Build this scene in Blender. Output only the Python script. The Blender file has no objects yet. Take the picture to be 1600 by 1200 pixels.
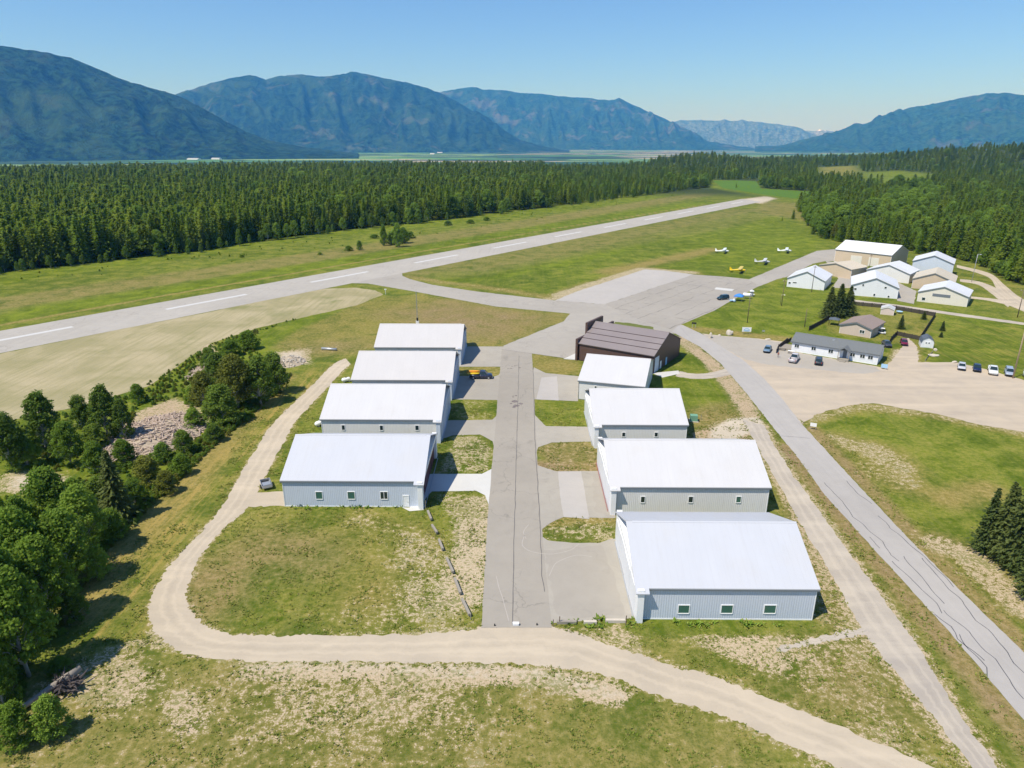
import bpy, bmesh, math, random
import numpy as np
from mathutils import Vector, noise as mnoise
from mathutils.geometry import tessellate_polygon
R = math.radians
S = bpy.context.scene
COL = S.collection

# ------------------------------------------------------------------ camera, sky, sun, exposure
FOC, HCAM, PITCH, YAW = 1067.0, 59.0, R(19.41), R(0.56)
cam_d = bpy.data.cameras.new("camera")
cam = bpy.data.objects.new("camera", cam_d); COL.objects.link(cam)
cam.location = (0, 0, HCAM); cam.rotation_euler = (R(90) - PITCH, 0, YAW)
cam_d.sensor_fit = 'HORIZONTAL'; cam_d.angle = 2 * math.atan(800 / FOC)
cam_d.clip_start = 0.5; cam_d.clip_end = 120000
S.camera = cam

SUN_EL = R(59.0)
SUN_DIR = Vector((-0.82, -0.57, 0)).normalized() * math.cos(SUN_EL) + Vector((0, 0, math.sin(SUN_EL)))
sun_d = bpy.data.lights.new("sun", 'SUN'); sun_d.energy = 4.9; sun_d.angle = R(0.5); sun_d.color = (1.0, 0.955, 0.88)
sun = bpy.data.objects.new("sun", sun_d); COL.objects.link(sun)
sun.rotation_euler = SUN_DIR.to_track_quat('Z', 'Y').to_euler()
W = bpy.data.worlds.new("World"); S.world = W; W.use_nodes = True
wn = W.node_tree.nodes; wl = W.node_tree.links
sky = wn.new('ShaderNodeTexSky'); sky.sky_type = 'NISHITA'; sky.sun_disc = False
sky.sun_elevation = SUN_EL
sky.sun_rotation = math.atan2(SUN_DIR.x, SUN_DIR.y)
sky.altitude = 0; sky.air_density = 1.0; sky.dust_density = 0.35; sky.ozone_density = 1.6
tint = wn.new('ShaderNodeMix'); tint.data_type = 'RGBA'; tint.blend_type = 'MULTIPLY'; tint.inputs[0].default_value = 1.0
tint.inputs[7].default_value = (0.73, 1.0, 1.43, 1)
wl.new(sky.outputs[0], tint.inputs[6]); wl.new(tint.outputs[2], wn['Background'].inputs[0]); wn['Background'].inputs[1].default_value = 0.098
S.view_settings.view_transform = 'Standard'; S.view_settings.look = 'None'
S.view_settings.exposure = 0.17; S.view_settings.gamma = 1.0
try: S.view_settings.use_curve_mapping = False
except Exception: pass
S.cycles.max_bounces = 6; S.cycles.volume_bounces = 0; S.cycles.transparent_max_bounces = 8
S.cycles.use_denoising = True
S.cycles.sample_clamp_indirect = 4.0

# ------------------------------------------------------------------ helpers
def ray(px, py):
    x = (px - 800) / FOC; y = -(py - 600) / FOC
    d = Vector((x, math.cos(PITCH) + y * math.sin(PITCH), -math.sin(PITCH) + y * math.cos(PITCH)))
    c, s = math.cos(YAW), math.sin(YAW)
    return Vector((c * d.x - s * d.y, s * d.x + c * d.y, d.z))
def g(px, py, z=0.0):
    """ground point seen at a photo pixel, at height z"""
    d = ray(px, py); t = (z - HCAM) / d.z
    return Vector((t * d.x, t * d.y, z))
def gl(pts, z=0.0): return [tuple(g(p[0], p[1], z)[:2]) for p in pts]
def proj(x, y, z):
    c, s = math.cos(YAW), math.sin(YAW)
    vx = c * x + s * y; vy = -s * x + c * y; vz = z - HCAM
    dep = vy * math.cos(PITCH) - vz * math.sin(PITCH); up = vy * math.sin(PITCH) + vz * math.cos(PITCH)
    return 800 + FOC * vx / dep, 600 - FOC * up / dep, dep
def hgt(base, top):
    b = g(*base); d = ray(*top); t = b.y / d.y
    return HCAM + t * d.z

class MB:
    def __init__(self): self.v = []; self.f = []; self.m = []
    def add(self, vs, fs, mi=0):
        o = len(self.v); self.v += [tuple(a) for a in vs]
        self.f += [tuple(i + o for i in q) for q in fs]; self.m += [mi] * len(fs)
    def box(self, x0, x1, y0, y1, z0, z1, mi=0):
        v = [(x, y, z) for z in (z0, z1) for y in (y0, y1) for x in (x0, x1)]
        self.add(v, [(0, 2, 3, 1), (4, 5, 7, 6), (0, 1, 5, 4), (2, 6, 7, 3), (0, 4, 6, 2), (1, 3, 7, 5)], mi)
    def tube(self, pts, rads, n=8, mi=0, cap=True):
        pts = [Vector(p) for p in pts]
        if not hasattr(rads, '__len__'): rads = [rads] * len(pts)
        vs = []; fs = []
        for i, p in enumerate(pts):
            a = pts[min(i + 1, len(pts) - 1)] - pts[max(i - 1, 0)]
            a.normalize()
            u = a.orthogonal() if abs(a.z) > .99 else a.cross(Vector((0, 0, 1)))
            u.normalize(); w = a.cross(u)
            for k in range(n):
                t = 2 * math.pi * k / n
                vs.append(p + (u * math.cos(t) + w * math.sin(t)) * rads[i])
        for i in range(len(pts) - 1):
            for k in range(n):
                k2 = (k + 1) % n
                fs.append((i * n + k, (i + 1) * n + k, (i + 1) * n + k2, i * n + k2))
        if cap:
            fs.append(tuple(range(n))); fs.append(tuple(reversed(range((len(pts) - 1) * n, len(pts) * n))))
        self.add(vs, fs, mi)
    def loft(self, secs, mi=0, cap=True):
        n = len(secs[0]); vs = [p for s in secs for p in s]; fs = []
        for i in range(len(secs) - 1):
            for k in range(n):
                k2 = (k + 1) % n
                fs.append((i * n + k, i * n + k2, (i + 1) * n + k2, (i + 1) * n + k))
        if cap:
            fs.append(tuple(reversed(range(n)))); fs.append(tuple(range((len(secs) - 1) * n, len(secs) * n)))
        self.add(vs, fs, mi)
    def prism(self, poly, ax, a, b, mi=0):
        """poly 2-D, extruded along axis ax (0,1,2) from a to b"""
        def P(p, t):
            return (t, p[0], p[1]) if ax == 0 else ((p[0], t, p[1]) if ax == 1 else (p[0], p[1], t))
        n = len(poly)
        vs = [P(p, a) for p in poly] + [P(p, b) for p in poly]
        fs = [tuple(range(n)), tuple(reversed(range(n, 2 * n)))] + [(i, i + n, (i + 1) % n + n, (i + 1) % n) for i in range(n)]
        self.add(vs, fs, mi)
    def mesh(self, name, mats, smooth=False, fix=True):
        me = bpy.data.meshes.new(name); me.from_pydata(self.v, [], self.f)
        if not isinstance(mats, (list, tuple)): mats = [mats]
        for m in mats: me.materials.append(m)
        if len(mats) > 1: me.polygons.foreach_set('material_index', self.m)
        if fix:
            bm = bmesh.new(); bm.from_mesh(me); bmesh.ops.recalc_face_normals(bm, faces=bm.faces[:]); bm.to_mesh(me); bm.free()
        if smooth: me.polygons.foreach_set('use_smooth', [True] * len(me.polygons))
        me.update(); return me
def put(name, me, parent=None, loc=None, rz=None):
    o = bpy.data.objects.new(name, me); COL.objects.link(o)
    if parent: o.parent = parent
    if loc: o.location = loc
    if rz is not None: o.rotation_euler = (0, 0, rz)
    return o
def part(name, mb, mat, parent, smooth=False): return put(name, mb.mesh(name, mat, smooth), parent)
def tag(o, label, cat=None, group=None, kind=None):
    if label: o['label'] = label
    if cat: o['category'] = cat
    if group: o['group'] = group
    if kind: o['kind'] = kind
    return o
def thing(name, label, cat, loc=(0, 0, 0), rz=0.0, group=None):
    o = bpy.data.objects.new(name, None); COL.objects.link(o); o.empty_display_size = 0.3
    o.location = loc; o.rotation_euler = (0, 0, rz)
    return tag(o, label, cat, group)
def copy_tree(root, loc, rz=0.0, sc=1.0, label=None, group=None, cat=None):
    r = root.copy(); COL.objects.link(r); r.location = loc; r.rotation_euler = (0, 0, rz)
    r.scale = (sc, sc, sc) if not hasattr(sc, '__len__') else sc
    if label: r['label'] = label
    if group: r['group'] = group
    if cat: r['category'] = cat
    for ch in list(root.children):
        c = ch.copy(); COL.objects.link(c); c.parent = r
        for gc in list(ch.children):
            d = gc.copy(); COL.objects.link(d); d.parent = c
    return r

# ------------------------------------------------------------------ materials
class NT:
    def __init__(self, name, rough=0.9, spec=0.2, metal=0.0):
        self.mat = bpy.data.materials.new(name); self.mat.use_nodes = True
        self.t = self.mat.node_tree; self.n = self.t.nodes
        self.b = self.n['Principled BSDF']; self.b.inputs['Roughness'].default_value = rough
        self.b.inputs['Specular IOR Level'].default_value = spec; self.b.inputs['Metallic'].default_value = metal
    def L(self, a, b): self.t.links.new(a, b)
    def obj(self, kind='Object'):
        if not hasattr(self, '_tc'): self._tc = self.n.new('ShaderNodeTexCoord')
        return self._tc.outputs[kind]
    def geo(self):
        if not hasattr(self, '_ge'): self._ge = self.n.new('ShaderNodeNewGeometry')
        return self._ge.outputs['Position']
    def map(self, src, scale=(1, 1, 1), rot=(0, 0, 0)):
        m = self.n.new('ShaderNodeMapping'); m.inputs['Scale'].default_value = scale; m.inputs['Rotation'].default_value = rot
        self.L(src, m.inputs['Vector']); return m.outputs[0]
    def noise(self, src, scale, detail=3, rough=0.55, dist=0.0, col=False):
        m = self.n.new('ShaderNodeTexNoise'); m.inputs['Scale'].default_value = scale; m.inputs['Detail'].default_value = detail
        m.inputs['Roughness'].default_value = rough; m.inputs['Distortion'].default_value = dist
        self.L(src, m.inputs['Vector']); return m.outputs['Color' if col else 'Fac']
    def math(self, op, a, b=0.0, c=0.0, clamp=False):
        m = self.n.new('ShaderNodeMath'); m.operation = op; m.use_clamp = clamp
        for i, v in enumerate((a, b, c)):
            if isinstance(v, (int, float)): m.inputs[i].default_value = v
            else: self.L(v, m.inputs[i])
        return m.outputs[0]
    def step(self, x, a, b):
        m = self.n.new('ShaderNodeMapRange'); m.interpolation_type = 'SMOOTHSTEP'
        m.inputs['From Min'].default_value = a; m.inputs['From Max'].default_value = b
        self.L(x, m.inputs['Value']); return m.outputs[0]
    def mix(self, f, a, b, mode='MIX'):
        m = self.n.new('ShaderNodeMix'); m.data_type = 'RGBA'; m.blend_type = mode; m.clamp_factor = True
        for s, v in ((m.inputs[0], f), (m.inputs[6], a), (m.inputs[7], b)):
            if isinstance(v, (int, float)): s.default_value = v
            elif isinstance(v, (tuple, list)): s.default_value = (*v[:3], 1)
            else: self.L(v, s)
        return m.outputs[2]
    def attr(self, name):
        a = self.n.new('ShaderNodeAttribute'); a.attribute_name = name; return a.outputs['Fac']
    def color(self, c):
        if isinstance(c, (tuple, list)): self.b.inputs['Base Color'].default_value = (*c[:3], 1)
        else: self.L(c, self.b.inputs['Base Color'])
    def bump(self, h, strength=0.3, dist=0.05):
        m = self.n.new('ShaderNodeBump'); m.inputs['Strength'].default_value = strength; m.inputs['Distance'].default_value = dist
        self.L(h, m.inputs['Height']); self.L(m.outputs[0], self.b.inputs['Normal'])
def mul(c, k): return tuple(x * k for x in c)
def simple(name, c, rough=0.6, spec=0.3, metal=0.0, var=0.12, scale=0.6, coat=0.0):
    m = NT(name, rough, spec, metal)
    n1 = m.noise(m.obj(), scale, 4, 0.6); n2 = m.noise(m.obj(), scale * 9, 2)
    f = m.math('ADD', m.math('MULTIPLY', n1, 0.7), m.math('MULTIPLY', n2, 0.3))
    m.color(m.mix(f, mul(c, 1 - var), mul(c, 1 + var)))
    if coat: m.b.inputs['Coat Weight'].default_value = coat
    return m.mat
def siding(name, c, axis_scale=3.2, strength=0.55, var=0.06, rough=0.5, seam=0.12, horizontal=False):
    """ribbed metal cladding: ribs every 0.3 m with a real height and a darker tone in the grooves between them"""
    m = NT(name, rough, 0.35)
    sp = m.n.new('ShaderNodeSeparateXYZ'); m.L(m.obj(), sp.inputs[0])
    co = sp.outputs[2] if horizontal else m.math('ADD', sp.outputs[0], sp.outputs[1])
    fr = m.math('FRACT', m.math('MULTIPLY', co, axis_scale))
    tri = m.math('ABSOLUTE', m.math('SUBTRACT', fr, 0.5))
    rib = m.step(tri, 0.22, 0.34)
    n1 = m.noise(m.map(m.obj(), (0.4, 0.4, 0.12)), 1.0, 4, 0.6)
    n2 = m.noise(m.map(m.obj(), (1, 1, .15)), 2.5, 3, 0.7)
    base = m.mix(n1, mul(c, 1 - var), mul(c, 1 + var))
    base = m.mix(m.math('MULTIPLY', rib, seam), base, mul(c, 0.35))
    base = m.mix(m.math('MULTIPLY', m.step(n2, 0.5, 0.8), 0.16), base, (0.32, 0.28, 0.22))
    m.color(base); m.bump(m.math('SUBTRACT', 1.0, rib), strength, 0.03)
    return m.mat
def roofmetal(name, c, var=0.04, stain=0.16):
    m = NT(name, 0.42, 0.4)
    sp = m.n.new('ShaderNodeSeparateXYZ'); m.L(m.obj(), sp.inputs[0])
    fr = m.math('FRACT', m.math('MULTIPLY', sp.outputs[0], 1.1))
    tri = m.math('ABSOLUTE', m.math('SUBTRACT', fr, 0.5))
    seam = m.step(tri, 0.44, 0.485)
    n1 = m.noise(m.map(m.obj(), (.35, .05, .3)), 1.0, 4, 0.65)
    n2 = m.noise(m.obj(), 0.16, 3, 0.6)
    base = m.mix(n1, mul(c, 1 - var * 2), mul(c, 1 + var))
    base = m.mix(m.math('MULTIPLY', m.step(n2, .45, .75), stain), base, (0.5, 0.47, 0.42))
    n3 = m.noise(m.map(m.obj(), (1.6, .12, .3)), 1.0, 4, 0.7)
    base = m.mix(m.math('MULTIPLY', m.step(n3, .52, .72), stain * .8), base, (0.40, 0.38, 0.34))
    base = m.mix(m.math('MULTIPLY', seam, 0.07), base, mul(c, .5))
    m.color(base); m.bump(seam, 0.12, 0.02)
    return m.mat
def glass(name, c=(0.02, 0.035, 0.035)):
    m = NT(name, 0.08, 0.6); m.color(c); return m.mat

def asphalt(name, c, crack=0.25, patch=0.5, joints=None, dark=0.6, tone=(0.9, 1.08), streak=None):
    m = NT(name, 0.92, 0.15)
    P = m.geo()
    big = m.noise(P, 0.035, 4, 0.6, 0.4); mid = m.noise(P, 0.35, 4, 0.65); fine = m.noise(P, 9.0, 2)
    f = m.math('ADD', m.math('MULTIPLY', big, 0.5), m.math('ADD', m.math('MULTIPLY', mid, 0.3), m.math('MULTIPLY', fine, 0.2)))
    col = m.mix(m.step(f, 0.3, 0.7), mul(c, tone[0]), mul(c, tone[1]))
    stain = m.step(m.noise(P, 0.12, 5, 0.7, 1.0), 0.56, 0.74)
    col = m.mix(m.math('MULTIPLY', stain, patch * 0.35), col, mul(c, dark))
    if streak:
        st = m.noise(m.map(P, (1.1, 0.02, 1), (0, 0, streak)), 1.0, 4, 0.6)
        col = m.mix(m.math('MULTIPLY', m.step(st, 0.45, 0.75), 0.16), col, mul(c, 0.62))
        st2 = m.noise(m.map(P, (0.7, 0.012, 1), (0, 0, streak)), 1.7, 3, 0.6)
        col = m.mix(m.math('MULTIPLY', m.step(st2, 0.5, 0.8), 0.18), col, mul(c, 1.28))
    if crack:
        vo = m.n.new('ShaderNodeTexVoronoi'); vo.feature = 'DISTANCE_TO_EDGE'; vo.inputs['Scale'].default_value = 0.085
        wv = m.n.new('ShaderNodeVectorMath'); wv.operation = 'ADD'; m.L(P, wv.inputs[0])
        sc = m.n.new('ShaderNodeVectorMath'); sc.operation = 'SCALE'; m.L(m.noise(P, 0.3, 3, col=True), sc.inputs[0]); sc.inputs['Scale'].default_value = 5.0
        m.L(sc.outputs[0], wv.inputs[1]); m.L(wv.outputs[0], vo.inputs['Vector'])
        cr = m.math('SUBTRACT', 1.0, m.step(vo.outputs['Distance'], 0.002, 0.012))
        gate = m.step(m.noise(P, 0.06, 2), 0.42, 0.56)
        col = m.mix(m.math('MULTIPLY', m.math('MULTIPLY', cr, gate), crack), col, (0.035, 0.035, 0.035))
    if joints:
        ang, sx, sy, k = joints
        q = m.n.new('ShaderNodeSeparateXYZ')
        wob = m.n.new('ShaderNodeVectorMath'); wob.operation = 'ADD'; m.L(P, wob.inputs[0])
        sc = m.n.new('ShaderNodeVectorMath'); sc.operation = 'SCALE'; m.L(m.noise(P, 0.12, 3, col=True), sc.inputs[0]); sc.inputs['Scale'].default_value = 2.6
        m.L(sc.outputs[0], wob.inputs[1]); m.L(m.map(wob.outputs[0], (1, 1, 1), (0, 0, ang)), q.inputs[0])
        for ax, s, w_ in ((0, sx, 0.012), (1, sy, 0.008)):
            t = m.math('ABSOLUTE', m.math('SUBTRACT', m.math('FRACT', m.math('MULTIPLY', q.outputs[ax], 1 / s)), 0.5))
            ln = m.step(t, 0.5 - 2.2 * w_, 0.5 - 0.7 * w_)
            gate = m.step(m.noise(P, 0.11, 3), 0.38 if ax == 0 else 0.5, 0.55 if ax == 0 else 0.62)
            col = m.mix(m.math('MULTIPLY', m.math('MULTIPLY', ln, gate), k), col, (0.05, 0.048, 0.045))
    m.color(col); m.bump(fine, 0.15, 0.02)
    return m.mat

M = {}
M['runway'] = asphalt('aged_runway_asphalt', (0.395, 0.365, 0.315), 0.25, 0.5, streak=R(-36.3) * -1)
M['taxi'] = asphalt('taxiway_asphalt', (0.325, 0.295, 0.245), 0.22, 1.3, streak=0.0)
M['connect'] = asphalt('connector_asphalt', (0.36, 0.33, 0.28), 0.2, 0.7)
M['apron_dark'] = asphalt('cracked_apron_asphalt', (0.34, 0.31, 0.262), 0.2, 0.8, joints=(R(38), 7.5, 15.0, 0.55))
M['apron_light'] = asphalt('new_apron_asphalt', (0.42, 0.39, 0.35), 0.0, 0.2)
M['pad'] = asphalt('hangar_pad_asphalt', (0.36, 0.33, 0.275), 0.08, 1.3, tone=(0.86, 1.1))
M['concrete'] = asphalt('concrete_drive', (0.55, 0.54, 0.50), 0.0, 0.25)
M['road'] = asphalt('county_road_asphalt', (0.39, 0.365, 0.33), 0.0, 0.3, streak=R(-33))
def gravel(name, c, c2, soft=0.5, streak=None):
    m = NT(name, 0.95, 0.1); P = m.geo()
    a = m.noise(P, 0.22, 5, 0.6, 0.5); b = m.noise(P, 3.5, 4, 0.7); cc = m.noise(P, 0.05, 3)
    f = m.math('ADD', m.math('MULTIPLY', a, 0.45), m.math('ADD', m.math('MULTIPLY', b, 0.2), m.math('MULTIPLY', cc, 0.35)))
    col = m.mix(m.step(f, 0.32, 0.68), c2, c)
    vv = m.attr('across')
    sw = m.noise(m.map(P, (0.018, 0.17, 1), (0, 0, R(18))), 1.0, 4, .6, .8)
    col = m.mix(m.math('MULTIPLY', m.step(sw, .50, .68), .40), col, mul(c, 1.16)); col = m.mix(m.math('MULTIPLY', m.step(m.math('SUBTRACT', 1.0, sw), .50, .68), .35), col, mul(c2, .84))
    if streak:  # wheel ruts follow the track (across = 0..1 over its width)
        w1 = m.math('ABSOLUTE', m.math('SUBTRACT', m.math('ABSOLUTE', m.math('SUBTRACT', m.math('ADD', vv, m.math('MULTIPLY', m.math('SUBTRACT', a, .5), .25)), 0.5)), 0.17))
        rut = m.math('SUBTRACT', 1.0, m.step(w1, 0.025, 0.075))
        col = m.mix(m.math('MULTIPLY', rut, 0.30), col, mul(c, 1.12))
        mid = m.math('SUBTRACT', 1.0, m.step(m.math('ABSOLUTE', m.math('SUBTRACT', vv, 0.5)), 0.0, 0.1))
        col = m.mix(m.math('MULTIPLY', m.math('MULTIPLY', mid, 0.35), m.step(b, .4, .6)), col, mul(c2, 0.8))
    peb = m.step(m.noise(P, 11.0, 2, 0.8), 0.52, 0.75)
    col = m.mix(m.math('MULTIPLY', peb, 0.3), col, mul(c2, 0.7))
    m.color(col); m.bump(b, 0.3, 0.05); return m.mat
M['track'] = gravel('gravel_track', (0.51, 0.43, 0.315), (0.41, 0.35, 0.265), streak=True)
M['lot'] = gravel('gravel_lot', (0.50, 0.415, 0.305), (0.40, 0.34, 0.265))
M['lane'] = gravel('gravel_lane', (0.48, 0.42, 0.33), (0.35, 0.31, 0.26), streak=True)
M['white'] = simple('white_trim_paint', (0.80, 0.80, 0.78), 0.5, 0.4, var=0.03)
M['roof_white'] = roofmetal('white_roof_metal', (0.565, 0.555, 0.54))
M['roof_bluewhite'] = roofmetal('blue_white_roof_metal', (0.505, 0.515, 0.535))
M['roof_cream'] = roofmetal('cream_roof_metal', (0.545, 0.525, 0.50), stain=.14)
M['roof_bright'] = roofmetal('bright_white_roof_metal', (0.70, 0.70, 0.69))
M['roof_tan'] = roofmetal('tan_roof_metal', (0.62, 0.53, 0.38))
M['roof_brown'] = roofmetal('brown_roof_metal', (0.235, 0.20, 0.19), stain=.05)
M['wall_gray'] = siding('gray_siding', (0.76, 0.74, 0.70))
M['wall_blue'] = siding('blue_gray_siding', (0.57, 0.62, 0.69))
M['wall_blue2'] = siding('steel_blue_siding', (0.58, 0.62, 0.68))
M['wall_white'] = siding('white_siding', (0.78, 0.78, 0.78), seam=.08)
M['wall_tan'] = siding('tan_siding', (0.60, 0.48, 0.34))
M['wall_cream'] = siding('cream_siding', (0.72, 0.67, 0.57), seam=.08)
M['wall_pale'] = siding('pale_blue_siding', (0.60, 0.65, 0.71), seam=.08)
M['wall_brown'] = siding('brown_siding', (0.105, 0.062, 0.05), seam=.15)
M['door_white'] = siding('white_door_panels', (0.74, 0.75, 0.75), 2.2, 0.3, seam=.05)
M['door_shaded'] = siding('shaded_door_panels', (0.52, 0.58, 0.64), 1.6, 0.4, seam=.1)  # shade on the left row's east-facing doors is put into this pale blue
M['door_maroon'] = siding('maroon_door', (0.10, 0.035, 0.04), 0.8, 0.3)
M['fascia'] = simple('gray_fascia', (0.16, 0.18, 0.20), 0.6)
M['fascia_brown'] = simple('dark_brown_fascia', (0.045, 0.028, 0.024), 0.6)
M['glass'] = glass('dark_window_glass')
M['glass_green'] = glass('green_window_glass', (0.05, 0.13, 0.10))
M['rubber'] = simple('black_rubber', (0.025, 0.025, 0.025), 0.8)
M['rim'] = simple('silver_rim', (0.5, 0.5, 0.5), 0.35, 0.5, 0.6)
M['chrome'] = simple('bumper_chrome', (0.55, 0.55, 0.57), 0.25, 0.5, 0.8)
M['red'] = simple('red_lens', (0.35, 0.02, 0.02), 0.3)
M['lamp'] = simple('clear_lamp_lens', (0.75, 0.77, 0.8), 0.2, 0.6)
M['wood'] = simple('weathered_wood', (0.30, 0.27, 0.22), 0.85, var=.25, scale=3)
M['pole'] = simple('creosoted_pole_wood', (0.16, 0.12, 0.085), 0.85, var=.2, scale=2)
M['pole_tan'] = simple('bare_pole_wood', (0.42, 0.31, 0.20), 0.85, var=.2, scale=2)
M['steel'] = simple('galvanised_steel', (0.42, 0.44, 0.45), 0.45, 0.4, 0.5)
M['fence'] = simple('dark_stained_boards', (0.055, 0.045, 0.04), 0.85, var=.3, scale=4)
M['shingle'] = simple('gray_shingles', (0.155, 0.165, 0.165), 0.9, 0.1, var=.22, scale=2.4)
M['shingle_brown'] = simple('brown_shingles', (0.27, 0.215, 0.185), 0.9, 0.1, var=.25, scale=2.0)
M['shingle_blue'] = simple('slate_blue_shingles', (0.10, 0.12, 0.145), 0.9, 0.1, var=.25, scale=2.0)
M['vinyl'] = siding('white_vinyl_siding', (0.76, 0.77, 0.78), 4.0, 0.3, seam=.1, horizontal=True)
M['vinyl_tan'] = siding('tan_vinyl_siding', (0.56, 0.46, 0.38), 4.0, 0.3, seam=.1, horizontal=True)
M['pink'] = siding('pinkish_shed_boards', (0.66, 0.55, 0.48), 3.0, 0.3, seam=.1)
M['blue'] = simple('blue_canopy_fabric', (0.05, 0.22, 0.60), 0.7)
M['blue_pale'] = simple('pale_blue_board', (0.35, 0.55, 0.72), 0.6)
M['green_box'] = simple('green_enamel', (0.16, 0.33, 0.22), 0.6)
M['stone'] = simple('pale_boulder', (0.52, 0.465, 0.38), 0.9, 0.1, var=.25, scale=1.5)
M['yellow'] = simple('yellow_aircraft_paint', (0.72, 0.50, 0.01), 0.35, 0.5, coat=.3)
M['orange'] = simple('orange_load_paint', (0.75, 0.30, 0.03), 0.5)
M['silver'] = simple('silver_grey_dope', (0.55, 0.55, 0.55), 0.4, 0.5)
M['plane_white'] = simple('white_aircraft_paint', (0.78, 0.80, 0.78), 0.35, 0.5, coat=.3)
M['black'] = simple('matt_black', (0.02, 0.02, 0.02), 0.7)
M['skin'] = simple('skin_tone', (0.45, 0.28, 0.2), 0.6)
M['shirt'] = simple('brown_red_shirt', (0.30, 0.11, 0.07), 0.8)
M['soil'] = simple('tan_soil', (0.40, 0.33, 0.24), 0.95, 0.1, var=.25, scale=1.2)
M['paint_white'] = simple('worn_marking_paint', (0.53, 0.52, 0.49), 0.8, var=.12, scale=1.5)
M['tar'] = simple('tar_crack_seal', (0.10, 0.10, 0.105), 0.7)
M['bark'] = simple('brown_bark', (0.13, 0.095, 0.07), 0.9, var=.35, scale=3)
M['bark_pale'] = simple('pale_bark', (0.42, 0.41, 0.37), 0.9, var=.3, scale=3)

def leafmat(name, a, b, c, trans=0.25, inst=True):
    """a dark, b mid, c light; tone per clump (position) and per tree (instance random)"""
    m = NT(name, 0.75, 0.15)
    oi = m.n.new('ShaderNodeObjectInfo')
    n1 = m.noise(m.obj(), 0.55, 3, 0.6); n2 = m.noise(m.obj(), 3.0, 2, 0.7)
    f = m.math('ADD', m.math('MULTIPLY', n1, 0.6), m.math('MULTIPLY', n2, 0.4))
    col = m.mix(m.step(f, 0.36, 0.64), a, b)
    col = m.mix(m.math('MULTIPLY', m.step(n2, 0.5, 0.72), 0.6), col, c)
    rnd = oi.outputs['Random']
    col = m.mix(m.math('MULTIPLY', m.step(rnd, 0.55, 1.0), 0.55), col, c)
    col = m.mix(m.math('MULTIPLY', m.step(m.math('SUBTRACT', 1.0, rnd), 0.6, 1.0), 0.5), col, a)
    m.color(col)
    tr = m.n.new('ShaderNodeBsdfTranslucent'); m.L(col, tr.inputs['Color'])
    mx = m.n.new('ShaderNodeMixShader'); mx.inputs[0].default_value = trans
    m.L(m.b.outputs[0], mx.inputs[1]); m.L(tr.outputs[0], mx.inputs[2])
    m.L(mx.outputs[0], m.n['Material Output'].inputs['Surface'])
    return m.mat
M['fir'] = leafmat('fir_needles', (0.14, 0.22, 0.022), (0.24, 0.36, 0.036), (0.36, 0.47, 0.06), 0.58)
M['pine'] = leafmat('pine_needles', (0.17, 0.23, 0.026), (0.28, 0.37, 0.042), (0.40, 0.47, 0.07), 0.58)
M['spruce'] = leafmat('spruce_needles', (0.11, 0.18, 0.026), (0.21, 0.31, 0.046), (0.33, 0.44, 0.07), 0.58)
M['leaf'] = leafmat('broad_leaves', (0.13, 0.21, 0.026), (0.23, 0.35, 0.042), (0.36, 0.49, 0.070), 0.55)
M['leaf_light'] = leafmat('light_broad_leaves', (0.14, 0.23, 0.03), (0.21, 0.32, 0.04), (0.30, 0.42, 0.06), 0.42)
M['leaf_dark'] = leafmat('dark_broad_leaves', (0.10, 0.16, 0.024), (0.18, 0.27, 0.038), (0.29, 0.39, 0.055), 0.5)
M['pine_dark'] = leafmat('dark_pine_needles', (0.05, 0.08, 0.022), (0.095, 0.135, 0.034), (0.18, 0.21, 0.055), 0.35)
M['dead'] = leafmat('grey_twigs', (0.14, 0.12, 0.09), (0.2, 0.17, 0.13), (0.28, 0.25, 0.2), 0.1)
M['leaf_olive'] = leafmat('olive_leaves', (0.15, 0.17, 0.03), (0.24, 0.26, 0.04), (0.33, 0.35, 0.06), 0.5)

# ------------------------------------------------------------------ terrain
def sstep(x, a, b):
    t = np.clip((x - a) / (b - a), 0, 1); return t * t * (3 - 2 * t)
def terr(x, y):
    x = np.asarray(x, float); y = np.asarray(y, float)
    r = np.hypot(x, y); az = np.degrees(np.arctan2(x, np.maximum(y, 1e-3) * 1.0))
    edge = 1880 + 860 * sstep(az, 9, 18)
    h = -75 * sstep(r, edge, edge + 900) - 5 * sstep(r, 1350, 1900)
    h = h + 46 * np.exp(-(((x - 1130) / 330) ** 2 + ((y - 1680) / 360) ** 2))
    h = h + 26 * np.exp(-(((x - 1650) / 400) ** 2 + ((y - 1900) / 500) ** 2))
    h = h + 28 * np.exp(-(((x - 480) / 140) ** 2 + ((y - 1900) / 260) ** 2))
    h = h + 14 * np.exp(-(((x - 1000) / 330) ** 2 + ((y - 2300) / 260) ** 2))
    return h
def inpoly(x, y, poly):
    ins = np.zeros(x.shape, bool); n = len(poly)
    for i in range(n):
        x1, y1 = poly[i]; x2, y2 = poly[(i + 1) % n]
        if y1 == y2: continue
        c = ((y1 > y) != (y2 > y)) & (x < (x2 - x1) * (y - y1) / (y2 - y1) + x1)
        ins ^= c
    return ins
def segdist(x, y, pts, closed=False):
    d = np.full(x.shape, 1e9); n = len(pts)
    for i in range(n if closed else n - 1):
        x1, y1 = pts[i]; x2, y2 = pts[(i + 1) % n]
        dx, dy = x2 - x1, y2 - y1; L2 = dx * dx + dy * dy + 1e-9
        t = np.clip(((x - x1) * dx + (y - y1) * dy) / L2, 0, 1)
        d = np.minimum(d, np.hypot(x - x1 - t * dx, y - y1 - t * dy))
    return d
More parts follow.
